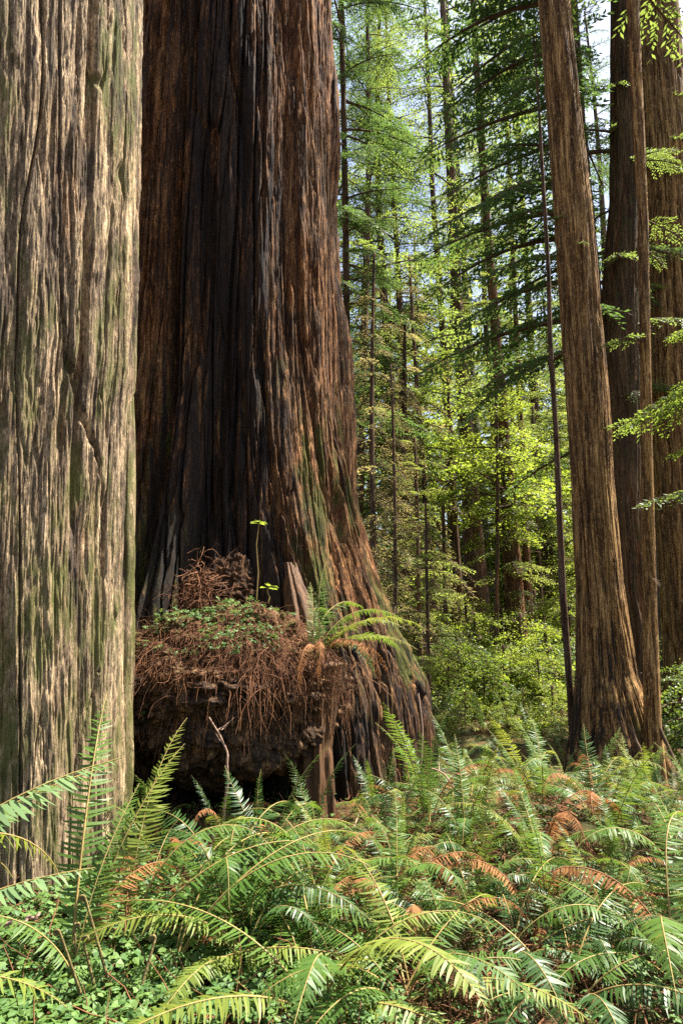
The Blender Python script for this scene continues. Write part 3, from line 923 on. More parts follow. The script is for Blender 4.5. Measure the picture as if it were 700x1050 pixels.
PT = {
    'dark': proto_tree('conifer_tree', 1, 30, 4, 3.6, 'needle_dark', PR_FAR, 0.24, 120),
    'mid': proto_tree('conifer_tree', 2, 26, 2, 3.4, 'needle_mid', PR_FAR, 0.18, 120),
    'lime': proto_tree('conifer_tree', 3, 20, 1, 3.0, 'needle_sunlit', PR_FAR, 0.14, 105),
    'small': proto_tree('young_conifer', 4, 8, 0.4, 2.0, 'needle_sunlit', PR_MED, 0.08, 46),
    'tan': proto_tree('conifer_tree', 5, 15, 0.8, 1.8, 'needle_tan', PR_DROOP, 0.12, 70),
    'maple': proto_tree('maple_tree', 6, 9.5, 4.4, 2.3, 'leaf_lime', PR_BR, 0.07, 34),
    'maplef': proto_tree('maple_tree', 7, 10, 1.0, 3.6, 'leaf_lime', PR_BRF, 0.10, 60),
    'shrub': proto_tree('leafy_shrub', 8, 1.5, 0.1, 1.1, 'leaf_mid', PR_SHR, 0.02, 22, 'bark_dark'),
    'shrubl': proto_tree('leafy_shrub', 9, 1.7, 0.1, 1.2, 'leaf_lime', PR_SHR, 0.02, 22, 'bark_dark'),
}
used = set()
WHAT = {'dark': 'tall dark green conifer', 'mid': 'mid green feathery conifer', 'lime': 'sunlit yellow green conifer', 'small': 'young light green conifer',
        'tan': 'tan lichen draped conifer', 'maple': 'bright yellow green maple', 'maplef': 'broad lime green maple',
        'shrub': 'dark green leafy shrub', 'shrubl': 'bright lime leafy shrub'}
CAT = {'shrub': 'shrub', 'shrubl': 'shrub'}
PLACED = []


def place(kind, x, y, s=1.0, rz=None, px=None, label=None):
    if px is not None: x = (px - 350) / 700.0 * (y * CP) if x is None else x
    src = PT[kind]
    if kind in used:
        o = copy_tree(src)
    else:
        o = src; used.add(kind)
    o.location = (x, y, float(ground_z(x, y)))
    o.rotation_euler = (0, 0, rc.uniform(0, 6.28) if rz is None else rz)
    sz = s * rc.uniform(0.92, 1.08)
    o.scale = (s, s, sz)
    o['category'] = CAT.get(kind, 'tree')
    o['group'] = {'shrub': 'undergrowth shrubs', 'shrubl': 'undergrowth shrubs', 'maple': 'understory maples', 'maplef': 'understory maples',
                  'small': 'young understory conifers'}.get(kind, 'forest conifers behind')
    if label: o['label'] = label
    else: PLACED.append((o, WHAT[kind], 1.0 if kind in CAT else 3.0))
    return o

# hand placed in the gap
place('maple', None, 19.0, 0.95, px=508)
place('maple', None, 25, 1.0, px=562)
place('maple', None, 22.5, 1.1, px=474)
place('maplef', None, 30, 1.0, px=565)
place('maplef', None, 31, 1.0, px=440)
place('maplef', None, 36, 1.2, px=520)
place('tan', None, 16.5, 0.8, px=388)
place('tan', None, 22, 1.0, px=434)
place('tan', None, 14.0, 0.5, px=402)
place('small', None, 13.5, 0.55, px=440)
place('small', None, 16.0, 0.8, px=425)
place('small', None, 22.0, 1.1, px=600)
place('mid', None, 24, 1.0, px=410)
place('mid', None, 22, 1.0, px=375)
place('dark', None, 25, 1.0, px=400)
place('mid', None, 30, 1.1, px=515)
place('lime', None, 27, 0.8, px=575)
place('lime', None, 30, 1.1, px=615)
place('lime', None, 33, 1.1, px=470)
place('lime', None, 37, 1.3, px=540)
place('lime', None, 38, 1.3, px=430)
place('dark', None, 34, 1.2, px=640)
place('mid', None, 40, 1.3, px=380)
place('lime', None, 42, 1.3, px=600)
place('lime', None, 44, 1.3, px=490)
place('lime', None, 46, 1.4, px=555)
place('lime', None, 48, 1.4, px=400)
place('mid', None, 50, 1.4, px=660)
for px_, y_, k_, s_ in [(452, 15.5, 'shrubl', .7), (470, 17, 'shrubl', .8), (500, 15.5, 'shrubl', .7), (520, 16.5, 'shrubl', .8), (548, 16, 'shrubl', .7),
                        (488, 17, 'shrubl', 1.2), (455, 16, 'shrub', 1.1), (535, 18, 'shrubl', 1.2), (560, 17, 'shrubl', 1.1), (505, 20, 'shrubl', 1.3),
                        (470, 21, 'shrubl', 1.3), (545, 22, 'shrubl', 1.4), (440, 19, 'shrubl', 1.1), (575, 21, 'shrubl', 1.3), (600, 18, 'shrub', 1.0),
                        (690, 11.2, 'shrub', 1.0), (705, 12.0, 'shrub', 1.1), (655, 15, 'shrub', 1.1), (478, 14.2, 'shrubl', .45), (535, 14.6, 'shrubl', .45),
                        (430, 16.5, 'shrubl', .8), (515, 13.6, 'shrubl', .4), (562, 14.2, 'shrubl', .5)]:
    place(k_, None, y_, s_, px=px_)
# a few unseen ones, the first added past the right edge for dappled shade
for (x_, y_, k_, s_) in [(15.5, 5.5, 'mid', .9), (-9, 14, 'mid', 1.0), (-6.5, 20, 'lime', 1.1), (-12, 22, 'dark', 1.1), (-3, 27, 'mid', 1.2)]:
    o = place(k_, x_, y_, s_)


# sapling boughs entering from the right edge
def near_bough():
    g = float(ground_z(5.2, 8.6))
    root = thing('young_conifer', (5.35, 8.6, g))
    tag(root, 'young conifer at the right edge with bright yellow green boughs before the trunks', 'tree')
    pr = np.array([[-0.3, 0, 0, .06], [9, 0.1, 0, .02]])
    link('trunk', trunk_mesh('trunk', pr, 14, np.linspace(-.3, 9, 40), ((.05, .1, .006, 1),), M['bark_dark'], 3), root)
    b = brs(rc, 14, 3.6, 6.6, 1.5, 1.0, (140, 235), (0.02, 0.12)) + brs(rc, 10, 3.2, 8.6, 1.2, .7) + [(5.2, R(185), 1.9, 0.0, 0), (4.9, R(178), 1.7, 0.02, 1)]
    me = crown_mesh('crown', rc, b, PR_NEAR, M['needle_near'], lambda z: (0.1 * z / 9, 0, z), 0.010)
    link('crown', me, root)
near_bough()

# far wood: one mass closing the view
def far_wood():
    r = np.random.default_rng(5)
    n = 60000
    x = r.uniform(-55, 75, n); y = r.uniform(54, 78, n)
    cx = vn(x * 0.16, y * 0.16, 0 * x, 3)
    top = 24 + 9 * cx
    z = ground_z(x, y) + r.uniform(0, 1, n) ** 1.3 * top
    keep = vn(x * 0.5, y * 0.5, z * 0.5, 4) > -0.25
    x, y, z = x[keep], y[keep], z[keep]; n = len(x)
    P = np.stack([x, y, z], -1)
    d = r.normal(0, 1, (n, 3)); d[:, 2] *= .5; d /= np.linalg.norm(d, axis=1, keepdims=True)
    u = np.array([0, 0, 1.0]) + r.normal(0, .6, (n, 3)); w = np.cross(u, d); w /= np.linalg.norm(w, axis=1, keepdims=True)
    l = r.uniform(.5, 1.1, n)[:, None]
    Q = np.stack([P, P + d * l * .5 + w * l * .28, P + d * l, P + d * l * .5 - w * l * .28], 1)
    s = Soup(); s.quads(Q, 0)
    o = link('far_woods', s.mesh('far_woods', [M['needle_sunlit']], False))
    tag(o, 'sunlit far woods closing the gaps between the trees', None, None, 'stuff')
far_wood()

# ------------------------------------------------------------------ ferns
def frond_mesh(name, seed, a0, a1, npair, wmax, leafm, stalkm, stalk=0.16, curl=0.0, flop=0.15, bend=1.4, miss=0.02, sway=0.0, fill=0.70):
    """unit length frond growing from the origin along +X/+Z; a0..a1 elevation angles"""
    r = np.random.default_rng(seed)
    n = 40
    s = np.linspace(0, 1, n)
    el = R(a0) + (R(a1) - R(a0)) * s ** bend
    yaw = sway * s * s + curl * s ** 4
    ds = 1.0 / (n - 1)
    dx = np.cos(el) * np.cos(yaw); dy = np.cos(el) * np.sin(yaw); dz = np.sin(el)
    P = np.stack([np.cumsum(dx), np.cumsum(dy), np.cumsum(dz)], -1) * ds
    P = P - P[0]
    sp = Soup()
    V, F = tubes(P[None], np.interp(s, [0, .2, 1], [0.0055, 0.0045, 0.0012])[None], 4); sp.add(V, F, 1)
    k = np.arange(npair)
    t = stalk + (1 - stalk) * (k + 0.5) / npair
    quads = []
    for side in (-1, 1):
        tt = np.clip(t + r.normal(0, 0.003, npair), 0, 0.995)
        keep = r.uniform(size=npair) > miss
        b = np.stack([np.interp(tt, s, P[:, i]) for i in range(3)], -1)
        T = np.stack([np.interp(tt, s, np.gradient(P[:, i], s)) for i in range(3)], -1)
        T /= np.linalg.norm(T, axis=1, keepdims=True)
        S = np.cross(np.array([0, 0, 1.0]), T); S /= np.linalg.norm(S, axis=1, keepdims=True) + 1e-9
        Nn = np.cross(T, S)
        v = (tt - stalk) / (1 - stalk)
        ln = wmax * np.interp(v, [0, .06, .25, .5, .8, .95, 1], [0.62, 0.8, 1.0, .95, .58, .2, .06]) * r.uniform(.8, 1.1, npair)
        ang = R(1) * np.interp(v, [0, .6, 1], [86, 74, 48]) + r.normal(0, .085, npair)
        dr = flop + r.normal(0, .10, npair)
        D = T * np.cos(ang)[:, None] + side * S * np.sin(ang)[:, None]
        D = D * np.cos(dr)[:, None] - Nn * np.sin(dr)[:, None]
        # blade faces partly along the rachis
        tw = r.normal(0.28, .18, npair)
        Wd = np.cross(Nn, D) * side; Wd = Wd * np.cos(tw)[:, None] + Nn * np.sin(tw)[:, None]
        w = np.minimum(ln * (0.11 if fill < .9 else .15), 0.5 * (1 - stalk) / npair * fill)
        st = [(0.0, .55), (.12, 1.0), (.5, .85), (.82, .5)]
        rows = []
        sag = r.uniform(.05, .35, npair)
        for (f, wf) in st:
            c = b + D * (ln * f)[:, None] - Nn * (sag * ln * f * f)[:, None] + T * (0.12 * ln * f * f)[:, None]
            rows.append((c - Wd * (w * wf)[:, None], c + Wd * (w * wf)[:, None]))
        tip = b + D * ln[:, None] - Nn * (sag * ln)[:, None] + T * (0.14 * ln)[:, None]
        Vp = np.stack([rows[0][0], rows[0][1], rows[1][0], rows[1][1], rows[2][0], rows[2][1], rows[3][0], rows[3][1], tip], 1)[keep]
        m = len(Vp)
        base = np.arange(m)[:, None] * 9
        f4 = np.concatenate([base + np.array(q) for q in ([0, 1, 3, 2], [2, 3, 5, 4], [4, 5, 7, 6])])
        n0 = sp.n
        sp.add(Vp.reshape(-1, 3), f4, 0)
        sp.F.append(base + np.array([6, 7, 8]) + n0); sp.M.append(0)
    return sp.mesh(name, [leafm, stalkm], True)


FR = {}
shapes = {'arch': (62, -38, 1.3), 'up': (82, 40, 1.6), 'low': (38, -30, 1.2), 'flop': (50, -72, 1.1), 'hook': (72, -62, 1.8), 'flat': (60, -6, 1.0)}
sd = 100
for cn_, (lm, sm) in {'green': ('fern', 'rachis'), 'deep': ('fern_deep', 'rachis'), 'lime': ('fern_lime', 'rachis'), 'dead': ('fern_dead', 'rachis_dead')}.items():
    for sn, (a0, a1, bd) in shapes.items():
        for v_ in range(2):
            sd += 1
            rr_ = np.random.default_rng(sd)
            dead = cn_ == 'dead'
            FR[cn_, sn, v_] = frond_mesh('frond', sd, a0 + rr_.uniform(-6, 6), a1 + rr_.uniform(-8, 8) - (25 if dead else 0),
                                         int(rr_.integers(44, 56)), rr_.uniform(.080, .108) * (0.75 if dead else 1), M[lm], M[sm],
                                         0.17, rr_.uniform(-.5, .5) * (2 if dead else 1), 0.5 if dead else rr_.uniform(.05, .3), bd, 0.15 if dead else 0.045, rr_.uniform(-.35, .35))


for sn, (a0, a1) in {'wide': (64, 4), 'tall': (82, 18), 'creep': (42, -14)}.items():
    for v_ in range(2):
        sd += 1
        FR['green', sn, v_] = frond_mesh('frond', sd, a0, a1, 50, .118, M['fern_pale'], M['rachis'], 0.15, 0.1, 0.32, 1.0, 0.02, 0.1, 0.95)
rf = np.random.default_rng(7)
FERNS = []


def fern(pos, fronds, word, label=None, name='sword_fern'):
    """fronds: list of (az_deg, length, shape, colour)"""
    root = thing(name, tuple(pos))
    tag(root, label, 'fern', 'sword ferns')
    for (az, L, shp, colr) in fronds:
        o = link('frond', FR[colr, shp, int(rf.integers(2))], root)
        o.rotation_euler = (rf.normal(0, .12), rf.normal(0, .08), R(az))
        o.scale = (L, L * rf.uniform(.9, 1.1), L)
        o.location = (rf.normal(0, .025), rf.normal(0, .025), -0.02)
        if colr == 'dead': o['label'] = 'brown dead frond'
    if label is None: FERNS.append((root, word))
    return root


def rosette(n, L0, L1, mixw, shp=('arch', 'arch', 'low', 'up', 'hook'), az0=0, az1=360, dead=0.12):
    out = []
    for i in range(n):
        az = az0 + (az1 - az0) * (i + rf.uniform(-.35, .35)) / n
        c = rf.choice(list(mixw), p=np.array(list(mixw.values())) / sum(mixw.values()))
        s_ = rf.choice(shp)
        if rf.uniform() < dead: c, s_ = 'dead', rf.choice(['flop', 'low', 'hook'])
        out.append((az, rf.uniform(L0, L1), s_, c))
    return out


def gp(px, py):
    p = ground_hit(px, py); return p

# hero ferns
p = np.array([-1.88, 2.35, float(ground_z(-1.88, 2.35))])
fern(p, [(-3, 1.42, 'wide', 'green'), (8, 1.62, 'tall', 'green'), (-14, 1.15, 'creep', 'green'), (22, 1.5, 'wide', 'green'), (-22, 1.5, 'tall', 'green'), (40, 1.5, 'hook', 'lime'), (-24, 1.1, 'low', 'lime'), (4, 1.2, 'arch', 'lime'), (-18, 1.15, 'arch', 'green'),
         (62, 1.3, 'hook', 'green'), (85, 1.5, 'up', 'green'), (-50, 1.2, 'arch', 'green'), (18, 1.45, 'up', 'green'), (-5, 1.15, 'low', 'green')], '',
     'large pale lit sword fern reaching in from the left picture edge')
fern(gp(72, 1015), [(95, 1.35, 'up', 'green'), (48, .95, 'hook', 'dead'), (50, 1.1, 'up', 'lime'), (70, 0.9, 'up', 'green'), (200, .9, 'arch', 'green')], '',
     'tall upright sword fern frond standing before the pale weathered trunk')
fern(gp(128, 985), [(62, 1.15, 'up', 'lime'), (15, 1.2, 'arch', 'green'), (30, 1.05, 'hook', 'green'), (100, .8, 'hook', 'dead')], '',
     'upright yellow green sword fern at the right foot of the pale trunk')
fern(gp(175, 1010), [(25, 1.25, 'arch', 'green'), (48, 1.15, 'hook', 'green'), (5, 1.2, 'arch', 'green'), (70, 1.0, 'arch', 'green'), (-15, 1.0, 'low', 'lime')], '',
     'sword fern with long stalks leaning right below the burl, nearest the bottom left clover')
fern(gp(228, 960), rosette(10, .85, 1.1, {'green': 3, 'deep': 1}, ('arch', 'low', 'hook'), -60, 170, .05), '', 'full sword fern centred below the burl hollow')
fern(gp(322, 930), rosette(10, .75, 1.0, {'green': 3, 'deep': 1}, ('arch', 'hook', 'low'), 0, 360, .12), '', 'silver green sword fern just in front of the bare wood column')
fern(gp(330, 1035), rosette(9, .85, 1.15, {'green': 2, 'lime': 2}, ('arch', 'low'), -30, 330, .08), '', 'arching pale yellow green sword fern at the bottom centre')
fern(gp(415, 1030), rosette(9, .8, 1.05, {'green': 3, 'lime': 1}, ('arch', 'low', 'flop'), 0, 360, .1), '', 'pale sword fern with drooping fronds at the bottom, right of centre')
fern(gp(440, 850), rosette(8, .8, 1.1, {'green': 2, 'deep': 1}, ('up', 'up', 'arch'), 0, 360, .35), '', 'upright sword fern with rusty fronds beside the great trunk right flank')
fern(gp(552, 885), rosette(9, .8, 1.05, {'green': 2, 'lime': 2}, ('arch', 'up', 'arch'), 0, 360, .15), '', 'lime tinted sword fern on the sunny mound below the golden brown redwood')
fern(gp(520, 985), rosette(9, .75, 1.0, {'deep': 3, 'green': 1}, ('flop', 'arch', 'flop'), 0, 360, .1), '', 'dark drooping sword fern under the sunny mound')
fern(gp(585, 1030), rosette(9, .75, 1.0, {'deep': 3, 'green': 1}, ('flop', 'arch'), 0, 360, .08), '', 'dark glossy sword fern at the bottom right of the mound')
fern(gp(690, 1000), rosette(8, .8, 1.05, {'green': 2, 'lime': 1}, ('arch', 'low', 'hook'), 60, 300, .2), '', 'pale frond sword fern arching in from the lower right edge')
fern(gp(705, 905), rosette(8, .8, 1.0, {'lime': 2, 'green': 1}, ('arch', 'up'), 0, 360, .2), '', 'yellow green sword fern at the right edge beyond the mound')
# ferns on the burl
q = at(325, 672, 4.98)
fern(q, [(15, .9, 'arch', 'green'), (60, .8, 'up', 'green'), (-10, .8, 'low', 'lime'), (110, .62, 'up', 'lime'), (30, .85, 'low', 'green'), (5, .95, 'arch', 'lime'), (48, .9, 'arch', 'green'), (-28, .8, 'arch', 'lime'), (80, .75, 'hook', 'green'), (-40, .7, 'flop', 'green'), (-60, .75, 'flop', 'dead'), (-80, .7, 'flop', 'dead'), (-30, .8, 'flop', 'dead'), (-100, .7, 'flop', 'dead'), (0, .75, 'flop', 'dead'), (40, .55, 'arch', 'green')], '',
     'sword fern with hanging dead fronds perched on the right of the burl')
q = at(158, 738, 5.3)
fern(q, [(200, .34, 'low', 'deep'), (-70, .32, 'flop', 'deep'), (-20, .3, 'arch', 'deep'), (130, .3, 'arch', 'deep'), (240, .32, 'arch', 'green')], '', 'little dark fern tucked under the left side of the burl')


# scattered ferns with fronds, near; joined far ones
def blocked(x, y):
    if (x + 1.3) ** 2 + (y - 7.6) ** 2 < 2.5 ** 2: return True
    if (x + 0.95) ** 2 + (y - 5.75) ** 2 < 0.95 ** 2: return True
    if (x - PL[0, 1]) ** 2 + (y - 4.5) ** 2 < 1.05 ** 2: return True
    if (x - 4.05) ** 2 + (y - 10.5) ** 2 < 0.75 ** 2: return True
    return False

taken = [tuple(o.location) for o in bpy.data.objects if o.name.startswith('sword_fern')]
cnt = 0
tries = 0
while cnt < 145 and tries < 6000:
    tries += 1
    yy = rf.uniform(3.1, 9.5); px_ = rf.uniform(-20, 760)
    xx = (px_ - 350) / 700 * yy
    if blocked(xx, yy): continue
    if px_ < 235 and yy < 4.3: continue            # clover patch stays open
    if 500 < px_ < 640 and 4.6 < yy < 6.0 and rf.uniform() < .65: continue
    if 150 < px_ < 380 and yy > 4.75: continue          # open floor before the hollow
    dmin = 0.24 + 0.018 * yy
    if any((xx - t[0]) ** 2 + (yy - t[1]) ** 2 < dmin ** 2 for t in taken): continue
    taken.append((xx, yy, 0))
    w = {'green': 3, 'deep': 1.8, 'lime': 1.1} if xx < 1.2 else {'green': 2.6, 'deep': 2.2, 'lime': 1.4}
    sz = rf.uniform(.48, .86) * (1.0 - 0.06 * max(0, yy - 4))
    fr = rosette(int(rf.integers(7, 11)), sz * .8, sz * 1.1, w, ('arch', 'low', 'up', 'flop', 'hook'), 0, 360, .22)
    a0_ = rf.uniform(0, 360)
    fr = [(a0_ + k * 360 / len(fr) + rf.uniform(-15, 15), f[1], f[2], f[3]) for k, f in enumerate(fr)]
    n_l = sum(f[3] == 'lime' for f in fr); n_d = sum(f[3] == 'deep' for f in fr); n_b = sum(f[3] == 'dead' for f in fr)
    word = ('yellowish' if n_l >= 3 else 'dark' if n_d >= 5 else 'green') + (' rusty' if n_b >= 2 else '') + ' sword fern'
    fern((xx, yy, float(ground_z(xx, yy)) + .01), fr, word)
    cnt += 1


def join_fern(seed, cols):
    r = np.random.default_rng(seed)
    sp = Soup(); mats = []
    for i in range(10):
        c_ = r.choice(cols); me = FR[c_, r.choice(['arch', 'low', 'up', 'hook']), int(r.integers(2))]
        n = len(me.vertices); co = np.empty(n * 3, np.float32); me.vertices.foreach_get('co', co); co = co.reshape(-1, 3)
        a = i / 10 * 6.283 + r.uniform(-.3, .3); s_ = r.uniform(.7, 1.05)
        Rz = np.array([[math.cos(a), -math.sin(a), 0], [math.sin(a), math.cos(a), 0], [0, 0, 1]]) * s_
        co = co @ Rz.T
        for m_ in me.materials:
            if m_ not in mats: mats.append(m_)
        lst = {}
        for p_ in me.polygons:
            lst.setdefault((len(p_.vertices), mats.index(me.materials[p_.material_index])), []).append(tuple(p_.vertices))
        n0 = sp.n
        sp.V.append(co.astype(float)); sp.n += n
        for (k_, mi), f_ in lst.items():
            sp.F.append(np.array(f_) + n0); sp.M.append(mi)
    return sp.mesh('fern', mats, True)

FARF = [join_fern(1, ['green', 'green', 'deep']), join_fern(2, ['green', 'lime']), join_fern(3, ['deep', 'green', 'lime'])]
cnt = tries = 0
while cnt < 130 and tries < 9000:
    tries += 1
    yy = rf.uniform(9.2, 22); px_ = rf.uniform(425, 745)
    xx = (px_ - 350) / 700 * yy
    if blocked(xx, yy): continue
    if any((xx - t[0]) ** 2 + (yy - t[1]) ** 2 < .55 ** 2 for t in taken): continue
    taken.append((xx, yy, 0))
    k = int(rf.integers(3))
    o = link('sword_fern', FARF[k], None, (xx, yy, float(ground_z(xx, yy))))
    s_ = rf.uniform(.5, .8) * (1.25 if yy > 13 else 1); o.scale = (s_, s_, s_); o.rotation_euler = (0, 0, rf.uniform(0, 6.28))
    tag(o, None, 'fern', 'sword ferns')
    FERNS.append((o, ['small green fern', 'small light green fern', 'small dark fern'][k]))
    cnt += 1

# ------------------------------------------------------------------ litter on the burl
def strands(name, starts, dirs, L, r, mat, npt=6, grav=0.8, rad=0.0025, wig=0.15):
    n = len(starts)
    P = np.zeros((n, npt, 3)); P[:, 0] = starts
    d = dirs / (np.linalg.norm(dirs, axis=1, keepdims=True) + 1e-9)
    for k in range(1, npt):
        d = d + np.array([0, 0, -1.0]) * grav / npt + r.normal(0, wig, (n, 3))
        d /= np.linalg.norm(d, axis=1, keepdims=True)
        P[:, k] = P[:, k - 1] + d * (L / (npt - 1))[:, None]
    Rd = np.repeat(np.linspace(1, .5, npt)[None], n, 0) * rad * r.uniform(.6, 1.5, n)[:, None]
    return P, Rd


def burl_surf(d):
    return BURL_C + d * burl_fn(d)[..., None] * BURL_R


def burl_litter():
    r = np.random.default_rng(17)
    n = 5200
    th = r.uniform(R(-185), R(5), n); ph = np.arccos(r.uniform(0.16, 1, n))
    d = np.stack([np.sin(ph) * np.cos(th), np.sin(ph) * np.sin(th), np.cos(ph)], -1)
    kp = fbm(d[:, 0] * 3.2, d[:, 1] * 3.2, d[:, 2] * 3.2, 3, 61) > -0.42 + 0.30 * (1 - d[:, 2]) * r.uniform(0, 1, n)
    d, th, ph = d[kp], th[kp], ph[kp]; n = len(d)
    S = burl_surf(d) + d * 0.012
    out = np.stack([np.cos(th), np.sin(th), -0.25 - np.sin(ph) * .8], -1) + r.normal(0, .5, (n, 3))
    P, Rd = strands('x', S, out, r.uniform(.05, .22, n) * np.where(r.uniform(size=n) < .12, 2.2, 1) * (0.7 + 0.9 * np.clip(vn(th * 3, 0 * th, 0 * th, 9) + .3, 0, 1)), r, None, 6, 1.3, .0018, .34)
    V1, F1 = tubes(P, Rd, 3)
    # side lobe and red clump above
    m = 900
    th = r.uniform(R(-200), R(20), m); ph = np.arccos(r.uniform(0, 1, m))
    d = np.stack([np.sin(ph) * np.cos(th), np.sin(ph) * np.sin(th), np.cos(ph)], -1)
    S = np.array([-1.72, 5.72, 0.78]) + d * np.array([.5, .5, .42]) + d * .03
    P, Rd = strands('x', S, d + r.normal(0, .6, (m, 3)), r.uniform(.08, .4, m), r, None, 6, 1.7, .0028, .22)
    V2, F2 = tubes(P, Rd, 3)
    s = Soup(); s.add(V1, F1); s.add(V2, F2)
    # flat dead needle sprays between the twigs
    m = 7500
    th = r.uniform(R(-190), R(8), m); ph = np.arccos(r.uniform(.12, 1, m))
    d = np.stack([np.sin(ph) * np.cos(th), np.sin(ph) * np.sin(th), np.cos(ph)], -1)
    S = burl_surf(d) + d * r.uniform(.005, .035, (m, 1))
    u = np.cross(d, r.normal(0, 1, (m, 3))) + np.array([0, 0, -.4]); u /= np.linalg.norm(u, axis=1, keepdims=True)
    w = np.cross(d + r.normal(0, .4, (m, 3)), u); w /= np.linalg.norm(w, axis=1, keepdims=True)
    l = r.uniform(.02, .055, m)[:, None]
    s.quads(np.stack([S, S + u * l * .5 + w * l * .13, S + u * l, S + u * l * .5 - w * l * .13], 1))
    # a drooping fringe
    m = 320
    c0 = np.array([at(330, 675, 5.08), at(300, 690, 4.98), at(350, 690, 5.15), at(260, 700, 4.95), at(200, 705, 5.05)])
    S = c0[r.integers(0, 5, m)] + r.normal(0, .07, (m, 3))
    P, Rd = strands('x', S, r.normal(0, .6, (m, 3)) + np.array([0, -.3, -.2]), r.uniform(.15, .5, m), r, None, 7, 3.0, .0028, .15)
    V, F = tubes(P, Rd, 3); s.add(V, F)
    o = link('needle_litter', s.mesh('needle_litter', [M['litter']], False))
    tag(o, 'mat of dead reddish twigs and needles draped over the burl', None, None, 'stuff')
    # red twig clump standing on top left
    q = at(205, 612, 5.75)
    m = 420
    S = q + r.normal(0, 1, (m, 3)) * np.array([.10, .08, .13])
    P, Rd = strands('x', S, r.normal(0, 1, (m, 3)), r.uniform(.08, .24, m), r, None, 5, 1.0, .0035, .35)
    V, F = tubes(P, Rd, 3); s2 = Soup(); s2.add(V, F)
    stem = np.array([[q + np.array([.1, .1, -.3]), q + np.array([.06, .05, -.1]), q, q + np.array([.1, 0, .1]), q + np.array([.22, .05, .12])]])
    V, F = tubes(stem, np.full((1, 5), .01), 5); s2.add(V, F)
    o = link('twig_clump', s2.mesh('twig_clump', [M['litter']], False))
    tag(o, 'rusty red clump of dead twigs above the burl left shoulder', 'twig clump')

burl_litter()


def trefoils(name, P, size, r, mat, nrm=None, tilt=.35):
    n = len(P)
    az0 = r.uniform(0, 6.28, n)
    qs = []
    up = np.tile(np.array([0, 0, 1.0]), (n, 1)) if nrm is None else nrm
    up = up + r.normal(0, tilt, (n, 3)); up /= np.linalg.norm(up, axis=1, keepdims=True)
    a = np.cross(up, np.array([1.0, 0.2, 0])); a /= np.linalg.norm(a, axis=1, keepdims=True)
    b = np.cross(up, a)
    for k in range(3):
        t = az0 + k * 2.094
        d = a * np.cos(t)[:, None] + b * np.sin(t)[:, None] - up * .18
        w = np.cross(up, d)
        l = size[:, None]
        qs.append(np.stack([P, P + d * l * .55 + w * l * .42, P + d * l * .95 + w * l * .40, P + d * l * .78 - up * l * .1, P + d * l * .95 - w * l * .40, P + d * l * .55 - w * l * .42], 1))
    q6 = np.concatenate(qs); s = Soup(); s.add(q6.reshape(-1, 3), np.arange(len(q6) * 6).reshape(-1, 6))
    return s


def sorrel():
    r = np.random.default_rng(23)
    # on the burl
    n = 1300
    th = r.uniform(R(-190), R(0), n); ph = np.arccos(r.uniform(.42, 1, n))
    d = np.stack([np.sin(ph) * np.cos(th), np.sin(ph) * np.sin(th), np.cos(ph)], -1)
    k = (fbm(d[:, 0] * 3, d[:, 1] * 3, d[:, 2] * 3, 2, 3) > -.15) & (d[:, 0] < .55)
    d = d[k]
    S = burl_surf(d) + d * .04 + np.array([0, 0, .03]) * r.uniform(0, 1, (len(d), 1))
    s = trefoils('x', S, r.uniform(.013, .026, len(d)), r, None, d * .4 + np.array([0, 0, .6]))
    o = link('burl_sorrel', s.mesh('burl_sorrel', [M['sorrel']], False))
    tag(o, 'small green sorrel leaves growing on top of the burl', None, None, 'stuff')
    # on the floor
    n = 42000
    y = 2.2 + 9 * r.uniform(0, 1, n) ** 1.4; px_ = r.uniform(-120, 820, n); x = (px_ - 350) / 700 * y
    dens = sstep(-.15, .25, fbm(x * 1.3, y * 1.3, 0 * x, 3, 55)) * .75 + .25
    patch = np.exp(-(((x + 1.1) / .9) ** 2 + ((y - 3.2) / 1.0) ** 2))
    keep = r.uniform(size=n) < np.clip(dens * .6 + patch, 0, 1)
    x, y, patch = x[keep], y[keep], patch[keep]; n = len(x)
    z = ground_z(x, y) + r.uniform(.02, .12, n)
    s = trefoils('x', np.stack([x, y, z], -1), r.uniform(.014, .026, n) * (1 + .8 * patch), r, None)
    o = link('wood_sorrel', s.mesh('wood_sorrel', [M['sorrel']], False))
    tag(o, 'low clover leaved wood sorrel covering the forest floor', None, None, 'stuff')
    # litter on the floor
    n = 15000
    y = 2.2 + 9 * r.uniform(0, 1, n) ** 1.3; px_ = r.uniform(-120, 820, n); x = (px_ - 350) / 700 * y
    S = np.stack([x, y, ground_z(x, y) + r.uniform(.015, .07, n)], -1)
    d = np.stack([r.normal(0, 1, n), r.normal(0, 1, n), r.normal(0, .25, n)], -1)
    P, Rd = strands('x', S, d, r.uniform(.05, .28, n), r, None, 4, .15, .0028, .2)
    V, F = tubes(P, Rd, 3); s = Soup(); s.add(V, F)
    o = link('floor_litter', s.mesh('floor_litter', [M['litter']], False))
    tag(o, 'dead reddish needle sprays and twigs littering the forest floor', None, None, 'stuff')

sorrel()


